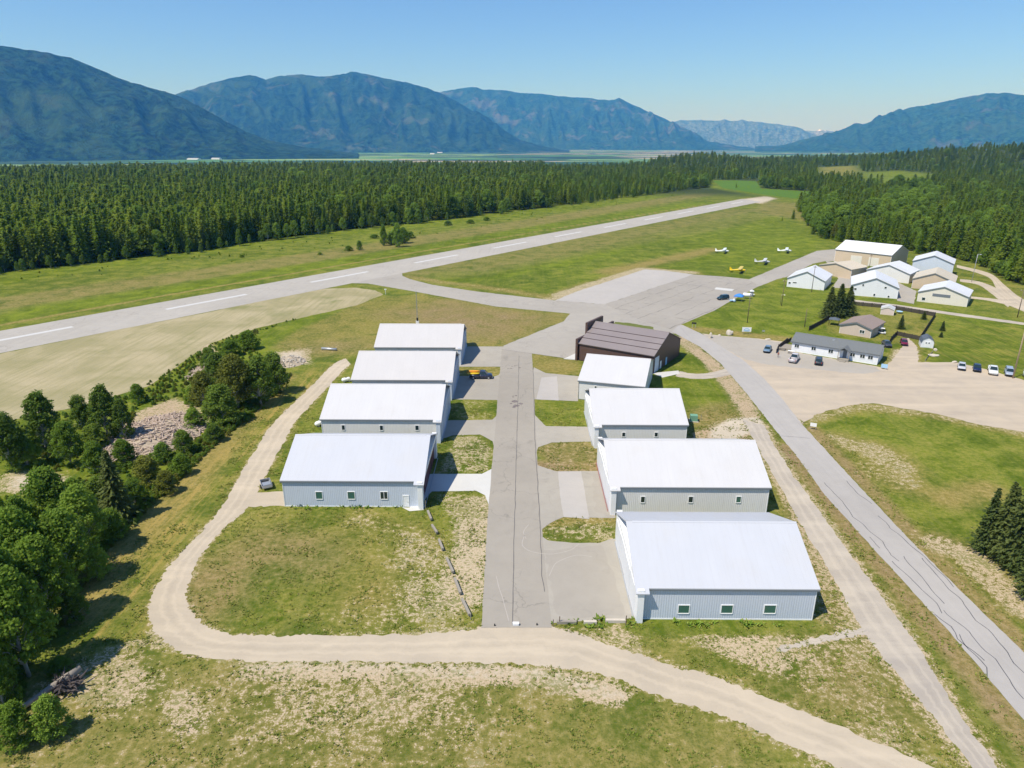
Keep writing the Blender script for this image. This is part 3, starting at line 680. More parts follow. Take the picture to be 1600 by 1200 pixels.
sheet('pad_patch', [[(925, 737), (940, 737), (962, 808), (950, 808), (930, 800)], [(850, 860), (940, 852), (960, 900), (975, 962), (905, 966), (870, 960)]], 0.0335, asphalt('older_pad_asphalt', (.335, .305, .255), .06, .9), 0.3, 1.0, 'darker worn areas on the hangar pads')
sheet('crop_field', [[(1114, 282.5), (1180, 281.5), (1189, 295), (1290, 301), (1278, 314), (1200, 305), (1130, 294)]], 0.05, simple('young_crop', (0.085, 0.160, 0.018), .95, .1, var=.2, scale=.02), .5, 6, 'vivid green field beyond the end of the runway')
sheet('crop_field', [[(1350, 275), (1400, 274), (1455, 279), (1452, 290), (1400, 294), (1350, 288)]], 0.05, bpy.data.materials['young_crop'], .5, 6, 'green field glimpsed between the trees of the right forest')
ribbon('gravel_track', [(540, 560), (520, 570), (480, 610), (428, 660), (385, 725), (348, 790), (306, 840), (270, 878), (244, 916), (232, 950), (240, 985), (265, 1008), (300, 1024), (406, 1033), (500, 1034), (630, 1035), (750, 1036), (860, 1041), (950, 1056), (1019, 1085), (1112, 1113), (1165, 1134), (1290, 1190), (1430, 1265)],
       [(548, 569), (535, 580), (505, 612), (462, 660), (425, 725), (388, 790), (345, 830), (314, 870), (293, 916), (292, 940), (303, 960), (325, 978), (360, 990), (430, 993), (500, 993), (630, 992), (745, 984), (862, 980), (960, 1010), (1050, 1041), (1112, 1057), (1190, 1087), (1310, 1134), (1600, 1262)], 0.012, M['track'], 0.35, 'pale gravel loop road round the left lawn')
sheet('track_apron', [[(748, 979), (864, 979), (885, 990), (830, 1000), (735, 996)], [(395, 770), (448, 768), (452, 790), (390, 792), (380, 785)]], 0.015, M['track'], 0.3, 0.8, 'gravel apron where the track meets the taxiway')
ribbon('gravel_lane', [(1160, 655), (1185, 700), (1249, 814), (1302, 903), (1347, 983), (1414, 1068), (1467, 1130), (1540, 1230)],
       [(1195, 665), (1215, 705), (1275, 792), (1330, 867), (1392, 952), (1440, 1020), (1507, 1130), (1600, 1250)], 0.012, M['lane'], 0.35, 'gravel lane between the right hangars and the road')
ribbon('gravel_spur', [(1213, 1012), (1260, 1000), (1310, 988), (1350, 980)], [(1213, 1020), (1262, 1009), (1315, 997), (1360, 990)], 0.016, M['lane'], 0.3, 'short gravel spur off the lane')
ribbon('footpath', [(1062, 580), (1085, 584), (1112, 582), (1135, 575)], [(1055, 588), (1085, 592), (1112, 591), (1145, 585)], 0.016, M['lane'], 0.2, 'narrow gravel path from the brown hangar to the road')
ribbon('farm_track', [(1330, 468), (1400, 476), (1500, 490), (1600, 504), (1700, 518)], [(1328, 471), (1400, 480), (1500, 494), (1600, 508), (1700, 523)], 0.014, M['lane'], 0.25, 'thin gravel track past the garden fence')
ribbon('hangar_road', [(1495, 414), (1530, 422), (1552, 430), (1575, 450), (1600, 468), (1700, 520)], [(1495, 418), (1528, 427), (1548, 436), (1560, 455), (1590, 480), (1680, 540)], 0.014, M['track'], 0.25, 'gravel road beside the forest at the far right')
ribbon('hangar_drive', [(1500, 436), (1530, 440), (1560, 452), (1585, 470)], [(1500, 440), (1528, 445), (1548, 458), (1575, 480)], 0.018, M['track'], 0.25, 'gravel drive curving behind the far hangars')
ribbon('hangar_drive', [(1515, 463), (1545, 466), (1575, 470), (1600, 478)], [(1515, 466), (1545, 470), (1575, 477), (1600, 487)], 0.020, M['track'], 0.25, 'gravel drive passing the cream hangar')
# tar snakes sealing the cracks of the road, seams and stains of the taxiway
def lines(name, pls, wid, z, mat, label, wob=0.0, world=False):
    mb = MB()
    for pl in pls:
        p = [Vector((a, b, z)) for a, b in (pl if world else gl(pl))]
        pts = []
        for a, b in zip(p, p[1:]):
            n = max(1, int((b - a).length / 0.8))
            pts += [a.lerp(b, k / n) for k in range(n)]
        pts.append(p[-1])
        if wob: pts = [q + Vector((mnoise.noise(q * 0.35) * wob, mnoise.noise(q * 0.35 + Vector((9, 9, 9))) * wob, 0)) for q in pts]
        vs = []
        for i, q in enumerate(pts):
            t = pts[min(i + 1, len(pts) - 1)] - pts[max(i - 1, 0)]; t.z = 0; t.normalize()
            w_ = wid * (0.7 + 0.6 * abs(mnoise.noise(q * 1.3))) / 2
            s = Vector((-t.y, t.x, 0)) * w_
            vs += [q + s, q - s]
        mb.add(vs, [(2 * i, 2 * i + 1, 2 * i + 3, 2 * i + 2) for i in range(len(pts) - 1)])
    me = mb.mesh(name, mat)
    bm = bmesh.new(); bm.from_mesh(me)
    for f_ in bm.faces:
        if f_.normal.z < 0: f_.normal_flip()
    bm.to_mesh(me); bm.free()
    return tag(put(name, me), label, kind='structure')
def c8(*p): return [(1200 + a / 2.2425, 600 + b / 2.2425) for a, b in p]
lines('crack_seal', [c8((195, 345), (260, 410), (300, 465), (350, 510), (400, 550), (430, 600), (460, 622)), c8((275, 340), (320, 385), (360, 420)),
      c8((385, 462), (430, 505), (500, 560), (560, 620), (655, 710)), c8((435, 620), (500, 680), (560, 740), (620, 808)), c8((470, 602), (540, 680), (606, 765)),
      c8((535, 610), (600, 680), (680, 760), (730, 830), (800, 890), (895, 1015)), c8((592, 810), (640, 850), (665, 890), (720, 935), (762, 975)), c8((620, 795), (700, 870), (760, 935), (800, 970), (850, 1050), (895, 1105)),
      c8((668, 875), (700, 925), (768, 995), (768, 1028)), c8((355, 540), (398, 578)), c8((45, 182), (150, 192))], 0.13, 0.037, M['tar'], 'wavy black tar lines sealing cracks in the road', 0.5)
lines('seam', [[(811, 556), (809, 640), (806, 740), (803, 850), (801, 978)], [(833, 575), (836, 690), (843, 800), (847, 900), (851, 925)], [(784, 546), (831, 552.5), (906, 563)]], 0.14, 0.039, simple('dark_seam', (0.13, 0.12, 0.11), .9), 'dark paving seams along the taxiway', 0.12)
lines('tyre_mark', [[tuple(q_) for q_ in smoothline(gl(l_), 8)] for l_ in [[(820, 836), (816, 852), (830, 862), (860, 866), (890, 860), (905, 850)], [(826, 820), (818, 832), (822, 842)], [(775, 900), (785, 935), (795, 970)], [(858, 900), (870, 880), (900, 868), (925, 870)]]], 0.14, 0.0405, simple('pale_scuff', (.40, .36, .31), .9), 'pale curved tyre scuffs on the taxiway', 0.1, world=True)
def stainm():
    m_ = NT('oil_stain', 0.85, 0.2); n_ = m_.noise(m_.geo(), 1.2, 4, .7)
    m_.color(m_.mix(m_.step(n_, .3, .7), (0.13, 0.105, 0.10), (0.22, 0.19, 0.17))); return m_.mat
bl = []
for cx, cy, r_, n_ in ((804, 632, 0.9, 6), (803, 619, 0.35, 3), (806, 572, .4, 5), (798, 576, .35, 4), (812, 575, .3, 3)):
    c0 = g(cx, cy)
    for k in range(n_):
        c = (c0.x + rj.gauss(0, r_ * .9), c0.y + rj.gauss(0, r_ * 1.5)); rr = r_ * rj.uniform(.3, 1)
        bl.append([(c[0] + rr * math.cos(t) * rj.uniform(.6, 1.2), c[1] + rr * math.sin(t) * rj.uniform(.6, 1.3)) for t in [i * 2 * math.pi / 12 for i in range(12)]])
for i_, b_ in enumerate(bl): sheet('oil_stain', [b_], 0.040 + 0.0012 * i_, stainm() if i_ == 0 else bpy.data.materials['oil_stain'], 0.03, .5, 'dark oil stains on the taxiway', world=True)
sheet('concrete_patch', [[(1119, 449), (1147, 452), (1144, 455), (1116, 452)]], 0.032, M['concrete'], 0.05, 1, 'pale patch on the cracked apron')
sheet('grass_verge', [[(960, 503), (985, 505), (1020, 511), (1022, 515), (985, 511), (958, 507)]], 0.05, simple('verge_grass', (0.13, 0.15, 0.04), .95, .1, var=.5, scale=.8), .3, .8, 'thin grass strip behind the brown hangar')

# ------------------------------------------------------------------ hangars and houses
def window(parent, x0, x1, z0, z1, face, yy, gm='glass', fw=0.10, split=False):
    """face 'F': wall plane y=yy looking -Y; 'L'/'Rt': wall plane x=yy"""
    f_ = MB(); p_ = MB(); d = 0.07
    def bx(mb, a0, a1, b0, b1, c0, c1):
        if face == 'F': mb.box(a0, a1, yy - c1, yy - c0, b0, b1)
        elif face == 'L': mb.box(yy - c1, yy - c0, a0, a1, b0, b1)
        else: mb.box(yy + c0, yy + c1, a0, a1, b0, b1)
    bx(f_, x0 - fw, x0, z0 - fw, z1 + fw, -.02, d); bx(f_, x1, x1 + fw, z0 - fw, z1 + fw, -.02, d)
    bx(f_, x0, x1, z0 - fw, z0, -.02, d + .03); bx(f_, x0, x1, z1, z1 + fw, -.02, d)
    if split: bx(f_, (x0 + x1) / 2 - .04, (x0 + x1) / 2 + .04, z0, z1, .021, d - .01)
    bx(p_, x0, x1, z0, z1, -.02, .02)
    w_ = part('window', f_, M['white'], parent); part('pane', p_, M[gm], w_)
def onwall(o, rz, px, py, side='F', depth=0):
    """local (u,z) of a pixel on the front wall plane of a building at o"""
    d = ray(px, py); c, s = math.cos(rz), math.sin(rz)
    n = Vector((s, -c, 0)) if side == 'F' else Vector((c, s, 0))
    q = Vector((o[0], o[1], 0)); C0 = Vector((0, 0, HCAM))
    t = (q - C0).dot(n) / d.dot(n); p = C0 + d * t - q
    return p.x * c + p.y * s, p.z, -p.x * s + p.y * c
def hangar(label, o, rz, L, Wd, he, hr, wall, roof, door=None, doormat='door_white', wins=(), ridge='u', ov=0.3, fascia='fascia', gm='glass',
           name='hangar', cat='hangar', group='metal aircraft hangars', mandoor=None, doorbox=True, gutter=True, winpx=True, trimc='white', peak=0.5):
    t = thing(name, label, cat, (o[0], o[1], 0), rz, group)
    w_ = MB(); y0, y1 = 0, Wd
    if ridge == 'u':
        yr = Wd * peak
        w_.prism([(0, 0), (Wd, 0), (Wd, he), (yr, hr), (0, he)], 0, 0, L)
        part('wall', w_, M[wall], t)
        th = 0.16; r_ = MB()
        s1 = (hr - he) / yr; s2 = (hr - he) / (Wd - yr)
        def slab(xa, xb, front):
            za = he - s1 * front
            r_.prism([(-front, za + .03), (yr, hr + .03), (Wd + ov, he - s2 * ov + .03), (Wd + ov, he - s2 * ov + .03 + th), (yr, hr + .03 + th), (-front, za + .03 + th)], 0, xa, xb)
        if door == 'R': slab(-ov, L - 0.6, ov); slab(L - 0.6, L + 1.15, ov + 0.75)
        elif door == 'L': slab(-1.15, 0.6, ov + 0.75); slab(0.6, L + ov, ov)
        else: slab(-ov, L + ov, ov)
        part('roof', r_, M[roof], t)
        rc = MB(); rc.prism([(yr - .22, hr - .22 * s1 + th + .035), (yr, hr + th + .06), (yr + .22, hr - .22 * s2 + th + .035), (yr + .22, hr - .22 * s2 + th + .075), (yr, hr + th + .11), (yr - .22, hr - .22 * s1 + th + .075)], 0, -ov, L + ov)
        part('ridge_cap', rc, M[roof], t)
        gt = MB(); zf = he - s1 * ov
        xa, xb = (-ov, L - .65) if door == 'R' else ((.65, L + ov) if door == 'L' else (-ov, L + ov))
        gt.box(xa, xb, -ov + .02, -ov + .14, zf - .20, zf + .02); gt.box(xa + .4, xb - .4, -ov + .14, -.01, zf - .06, zf - .02)
        part('gutter', gt, M[fascia], t)
        # corner trims and base flashing, proud of the cladding
        tr = MB()
        for xx in (0, L):
            for ya_, yb_ in ((-.05, .14), (Wd - .14, Wd + .05)):
                tr = MB(); tr.box(xx - .05, xx + .05, ya_, yb_, 0, he - .1); part('corner_trim', tr, M[trimc], t)
        tr = MB(); tr.box(.05, L - .05, -.035, .0, 0.0, 0.16); part('base_flashing', tr, M[trimc], t)
        if door and doorbox:
            sx = (L, 1) if door == 'R' else (0, -1)
            def X(a): return sx[0] + sx[1] * a
            b = MB()
            lo, hi = sorted((X(0.02), X(0.85)))
            # frame posts beyond the side walls, header above the doors
            b.box(lo, hi, -0.85, 0.5, 0, he - .75); b.box(lo, hi, Wd - .5, Wd + .85, 0, he - .75); b.box(lo, hi, -0.85, Wd + .85, he - .75, he + .05)
            part('door_frame', b, M['white' if doormat != 'door_shaded' else 'wall_pale'], t)  # pale blue frame continues the shade tint painted into those doors
            lo, hi = sorted((X(0.1), X(0.98 if doormat != 'door_maroon' else 0.4)))
            npn = 4; wpn = (Wd - 1.0) / npn
            for k in range(npn):
                dd = MB(); off = 0.0 if k % 2 else 0.06
                a_, b_ = (lo, hi - off) if sx[1] > 0 else (lo + off, hi)
                dd.box(a_, b_, .5 + k * wpn + .02, .5 + (k + 1) * wpn - .02, 0.05, he - .78)
                part('door_panel', dd, M[doormat], t)
            tk = MB(); lo, hi = sorted((X(0.98), X(1.12))); tk.box(lo, hi, .3, Wd - .3, 0.0, 0.045)
            part('door_track', tk, M['steel'], t)
    else:
        xr = L * peak
        w_.prism([(0, 0), (L, 0), (L, he), (xr, hr), (0, he)], 1, 0, Wd)
        part('wall', w_, M[wall], t)
        th = 0.18; s1 = (hr - he) / xr; s2 = (hr - he) / (L - xr); r_ = MB()
        r_.prism([(-ov, he - s1 * ov + .03), (xr, hr + .03), (L + ov, he - s2 * ov + .03), (L + ov, he - s2 * ov + .03 + th), (xr, hr + .03 + th), (-ov, he - s1 * ov + .03 + th)], 1, -ov, Wd + ov)
        part('roof', r_, M[roof], t)
        fb = MB(); dz = 0.5
        fb.prism([(-ov, he - s1 * ov - dz + .2), (xr, hr - dz + .2), (L + ov, he - s2 * ov - dz + .2), (L + ov, he - s2 * ov + .02), (xr, hr + .02), (-ov, he - s1 * ov + .02)], 1, -ov + .01, -ov + .07)
        part('fascia', fb, M[fascia], t)
        for xx in (0, L):
            tr = MB(); tr.box(xx - .05, xx + .05, -.05, .14, 0, he - .1); part('corner_trim', tr, M[trimc], t)
    for w in wins:
        if winpx:
            u0, z1, _ = onwall(o, rz, w[0], w[1]); u1, z0, _ = onwall(o, rz, w[2], w[3])
        else: u0, z1, u1, z0 = w[:4]
        window(t, u0 + .12, u1 - .12, z0 + .12, z1 - .12, 'F', 0, w[4] if len(w) > 4 else gm, split=len(w) > 5)
    if mandoor:
        u0, z1, _ = onwall(o, rz, mandoor[0], mandoor[1]); u1, z0, _ = onwall(o, rz, mandoor[2], mandoor[3])
        d_ = MB(); d_.box(u0, u0 + .12, -.09, .02, 0, 2.3); d_.box(u1 - .12, u1, -.09, .02, 0, 2.3); d_.box(u0 + .12, u1 - .12, -.09, .02, 2.1, 2.3)
        fr = part('door', d_, M['white'], t)
        q = MB(); q.box(u0 + .12, u1 - .12, -.05, .02, .03, 2.1); part('door_leaf', q, M['white'], fr)
        q = MB(); q.box(u1 - .3, u1 - .2, -.11, -.05, 1.0, 1.1); part('handle', q, M['steel'], fr)
    return t
# left row, doors face the taxiway (east)
hangar('blue-grey hangar with three framed windows and a white door, nearest in the left row', (-40.1, 103.6), 0, 23.1, 19.6, 5.05, 9.0, 'wall_blue', 'roof_bluewhite', 'R', 'door_maroon',
       wins=[(492, 767.5, 505.4, 780.5, 'glass_green'), (542, 767.5, 555.8, 780.5, 'glass_green'), (593.2, 767.5, 606.8, 780.5, 'glass', 1)], mandoor=(628.8, 772, 640, 793))
hangar('grey hangar with white roof and three small windows, second in the left row', (-40.9, 130.9), 0, 23.9, 20.4, 5.05, 9.0, 'wall_gray', 'roof_white', 'R', 'door_shaded',
       wins=[(533, 663.5, 540, 672.5), (592.5, 664, 599.5, 673), (648, 664, 655.3, 673)], fascia='fascia')
hangar('grey hangar with cream roof behind the dark pickup, third in the left row', (-40.3, 156.1), 0, 23.3, 20.4, 5.0, 9.0, 'wall_gray', 'roof_cream', 'R', 'door_shaded')
hangar('grey hangar with cream roof, farthest in the left row near the mast', (-40.3, 184.1), 0, 23.3, 20.0, 5.0, 9.0, 'wall_gray', 'roof_cream', 'R', 'door_shaded',
       wins=[(606.5, 547.5, 611, 551.5), (651, 547.5, 655, 551.5), (693, 548, 697.5, 552)])
# right row, doors face the taxiway (west)
hangar('large blue-grey hangar with three green-glazed windows, nearest in the right row', (16.3, 74.6), 0, 22.3, 18.8, 4.95, 8.9, 'wall_blue2', 'roof_bluewhite', 'L', 'door_white',
       wins=[(1059.4, 944.5, 1077.3, 959, 'glass_green'), (1126.6, 944.5, 1144.9, 959, 'glass_green'), (1193.9, 944.5, 1212.1, 959, 'glass_green')])
R2_ = hangar('longest grey hangar with three narrow windows, second in the right row', (16.4, 102.0), 0, 25.5, 19.4, 5.0, 9.0, 'wall_gray', 'roof_white', 'L', 'door_white',
       wins=[(1000.8, 775, 1008, 786), (1075.5, 775, 1083, 786), (1150.2, 775, 1157.8, 786, 'glass_green')])
q = MB(); q.box(-1.16, -1.12, .3, 19.1, .0, .22); part('door_sill', q, M['red'], R2_)
hangar('grey hangar with white roof and two windows, third in the right row', (16.4, 128.7), 0, 18.0, 20.0, 5.0, 9.0, 'wall_gray', 'roof_white', 'L', 'door_white',
       wins=[(971.6, 675, 977.4, 683), (1022.4, 675, 1028.2, 683)])
a4 = math.atan2(-4.5, 15.5)
hangar('small turned grey hangar with cream roof, fourth in the right row', (14.7, 156.4), a4, 15.6, 21.5, 4.9, 8.3, 'wall_gray', 'roof_white', None, wins=[(928.6, 602.5, 932.6, 608.5)], trimc='fascia')
ab = R(-32.6)
bh = hangar('dark brown hangar with stepped sliding door frame at the head of the taxiway', (17.5, 188.2), ab, 22.4, 20.4, 5.1, 9.2, 'wall_brown', 'roof_brown', None, fascia='fascia_brown', trimc='fascia_brown')
q = MB(); q.box(-1.0, -.35, -.6, 5.2, 0, 6.4); q.box(-1.0, -.35, 5.2, 15.6, 0, 9.9); q.box(-1.0, -.35, 15.6, 23.5, 0, 6.6); part('door_frame', q, M['wall_brown'], bh)
q = MB(); q.box(22.46, 22.53, 1.0, 4.0, 0.03, 4.2); part('side_door', q, M['wall_pale'], bh)
q = MB(); q.box(22.46, 22.52, 5.0, 6.1, 0.03, 2.2); part('entry_door', q, M['white'], bh)
q = MB(); q.box(22.46, 22.52, 9.2, 10.3, 0.03, 2.2); part('entry_door', q, M['blue_pale'], bh)
for yy_ in (2.2, 4.6, 7.0):
    zz = 5.1 + (9.2 - 5.1) / 10.2 * yy_ + .2
    q = MB(); q.box(-.3, 22.7, yy_, yy_ + .22, zz, zz + .10); part('snow_guard', q, M['fascia_brown'], bh)

def gable(label, fl, fr_, he, hr, depth, wall, roof, **kw):
    """gable end towards the camera; fl, fr_ = front corner pixels at eave height he"""
    a = g(fl[0], fl[1], he); b = g(fr_[0], fr_[1], he); d = b - a
    rz = math.atan2(d.y, d.x)
    return hangar(label, (a.x, a.y), rz, d.length, depth, he, hr, wall, roof, ridge='v', **kw), (a.x, a.y), rz
H3, o3, r3 = gable('white gabled hangar by the taxilane, leftmost of the far hangars', (1231, 434), (1289, 439.5), 3.9, 7.3, 18.6, 'wall_white', 'roof_bright', wins=[(1232, 440, 1235.5, 444), (1238.5, 440, 1245, 443)], group='far cluster of hangars')
H4, o4, r4 = gable('largest white gabled far hangar with four small windows, right of the garden firs', (1331, 445), (1404.5, 450.5), 4.3, 7.7, 20, 'wall_white', 'roof_bright', group='far cluster of hangars',
      wins=[(1334.5, 449.5, 1338.5, 453.5), (1347.3, 443.5, 1350.3, 447.5), (1382, 447.5, 1385.5, 451.5), (1364.5, 458.5, 1367.5, 463), (1386.8, 461.5, 1389.8, 465.5)])
H8, o8, r8 = gable('cream gabled hangar with a long dark window strip, nearest of the far cluster', (1435.5, 455.5), (1513.5, 464), 3.9, 6.8, 15.5, 'wall_cream', 'roof_bright', group='far cluster of hangars')
u0, z1, _ = onwall(o8, r8, 1457.5, 458.3); u1, z0, _ = onwall(o8, r8, 1484.5, 465.5)
q = MB(); q.box(u0, u1, -.09, -.01, z0, z1); part('window_strip', q, M['fascia'], H8)
u0, z1, _ = onwall(o8, r8, 1441, 464.5); window(H8, u0, u0 + 1.1, z1 - 1.1, z1, 'F', 0)
H7, o7, r7 = gable('tan gabled hangar with tan roof behind the cream one', (1427, 435), (1492, 441), 4.2, 7.2, 17, 'wall_tan', 'roof_tan', group='far cluster of hangars')
H6, o6, r6 = gable('tall pale blue hangar with white roof, farthest right of the cluster', (1427, 407.5), (1490.5, 412.5), 6.6, 9.8, 16, 'wall_pale', 'roof_bright', group='far cluster of hangars')
H5, o5, r5 = gable('grey hangar with white roof tucked behind the largest white hangar', (1355, 421), (1422, 428.5), 4.2, 7.3, 15, 'wall_gray', 'roof_bright', group='far cluster of hangars')
H2, o2, r2 = gable('low tan hangar with tan roof behind the leftmost white hangar', (1281, 414), (1331, 421.5), 4.3, 6.2, 13, 'wall_tan', 'roof_tan', group='far cluster of hangars')
a = g(1306, 389.5, 6.5); b = g(1393.5, 399, 6.5); d = b - a
H1 = hangar('big tan hangar with a plain white roof at the back of the far cluster', (a.x, a.y), math.atan2(d.y, d.x), d.length, 22, 6.5, 10.2, 'wall_tan', 'roof_bright', None, group='far cluster of hangars', fascia='fascia')
q = MB(); q.box(d.length * .62, d.length * .8, -.1, .02, .1, 4.4); part('hangar_door', q, M['wall_cream'], H1)
q = MB(); q.box(d.length * .3, d.length * .5, -.1, .02, .1, 4.4); part('hangar_door', q, M['wall_cream'], H1)

# office: long low white building, grey shingles
a = g(1238.5, 533, 3.1); b = g(1373, 554, 3.1); d = b - a; orz = math.atan2(d.y, d.x); OL = d.length
of = hangar('long low white office with grey shingle roof and a small gabled porch', (a.x, a.y), orz, OL, 8.6, 3.1, 4.7, 'vinyl', 'shingle', None, name='office_building', cat='building', group=None, ov=.45, fascia='fascia')
for x0, x1 in ((1243, 1247), (1269, 1273.5), (1295, 1301), (1330, 1334), (1344, 1351), (1358, 1362)):
    xm = (x0 + x1) / 2; py = 533 + (xm - 1238.5) / 134.5 * 21 + 7.5
    u, z, _ = onwall((a.x, a.y), orz, xm, py); window(of, u - .6, u + .6, 1.35, 2.35, 'F', 0, split=True)
u, z, _ = onwall((a.x, a.y), orz, 1319, 560)
q = MB(); q.prism([(u - 1.7, 2.9), (u, 3.9), (u + 1.7, 2.9), (u + 1.7, 3.05), (u, 4.05), (u - 1.7, 3.05)], 1, -2.3, 1.5); pr = part('porch_roof', q, M['shingle'], of)
for sx_ in (-1.4, 1.4): q = MB(); q.box(u + sx_ - .08, u + sx_ + .08, -2.1, -1.94, 0.6, 2.95); part('porch_post', q, M['wood'], of)
q = MB(); q.box(u - 1.5, u + 1.5, -2.1, -.05, .0, .6); part('porch_floor', q, M['wood'], of)
q = MB(); q.box(u - .8, u + .8, -2.9, -2.1, 0, .3); part('step', q, M['wood'], of)
q = MB(); q.box(u - .5, u + .5, -.08, .01, .6, 2.7); part('door', q, M['fascia'], of)
q = MB(); q.box(OL * .44, OL * .44 + .7, 3.0, 3.7, 4.1, 4.62); part('roof_vent', q, M['steel'], of)
# deck with canopy at its left end
dk = MB(); dk.box(-3.6, -.1, 0.6, 6.0, 0, .35); part('deck', dk, M['wood'], of)
dk = MB(); dk.box(-3.75, -3.62, .4, 9.0, 0, 1.5); part('deck_screen', dk, M['fence'], of)
# tan house
a = g(1313.5, 506.5, 3.0); b = g(1362, 514.5, 3.0); d = b - a; hrz = math.atan2(d.y, d.x)
th_ = hangar('tan house with brown shingle roof behind the office', (a.x, a.y), hrz, d.length, 13, 3.0, 4.5, 'vinyl_tan', 'shingle_brown', ridge='v', name='house', cat='house', group=None, ov=.4, fascia='fascia')
u, z, _ = onwall((a.x, a.y), hrz, 1347.5, 515.5); window(th_, u - .7, u + .7, 1.2, 2.2, 'F', 0, split=True)
# sheds
a = g(1375.5, 491); sh = hangar('small pinkish shed with white roof in the fenced garden', (a.x, a.y), R(-30), 4.2, 3.6, 2.3, 3.1, 'pink', 'roof_white', ridge='v', name='garden_shed', cat='shed', group=None, ov=.2, fascia='white')
a = g(1438, 542.5); gs = thing('barn_shed', 'white barn-shaped shed with slate roof and double doors by the driveway', 'shed', (a.x, a.y, 0), R(-22))
prof = [(0, 0), (3.4, 0), (3.4, 1.7), (3.0, 2.6), (1.7, 3.3), (.4, 2.6), (0, 1.7)]
q = MB(); q.prism(prof, 1, 0, 4.2); part('wall', q, M['vinyl'], gs)
q = MB(); pr_ = [(-.12, 1.6), (.32, 2.68), (1.7, 3.42), (3.08, 2.68), (3.52, 1.6)]
q.prism(pr_ + [(x_ * 0.97 + .05, z_ - .1) for x_, z_ in reversed(pr_)], 1, -.2, 4.4); part('roof', q, M['shingle_blue'], gs)
for k in (0, 1):
    q = MB(); q.box(.95 + k * .78, 1.69 + k * .78, -.07, -.005, .12, 2.0); dr = part('door', q, M['white'], gs)
    q = MB(); q.box(1.15 + k * .78, 1.5 + k * .78, -.10, -.07, 1.3, 1.75); part('pane', q, M['fascia'], dr)
def gbox(name, label, cat, px, size, mat, rz=0, extra=None, group=None):
    c = g(*px); t = thing(name, label, cat, (c.x, c.y, 0), rz, group)
    return t

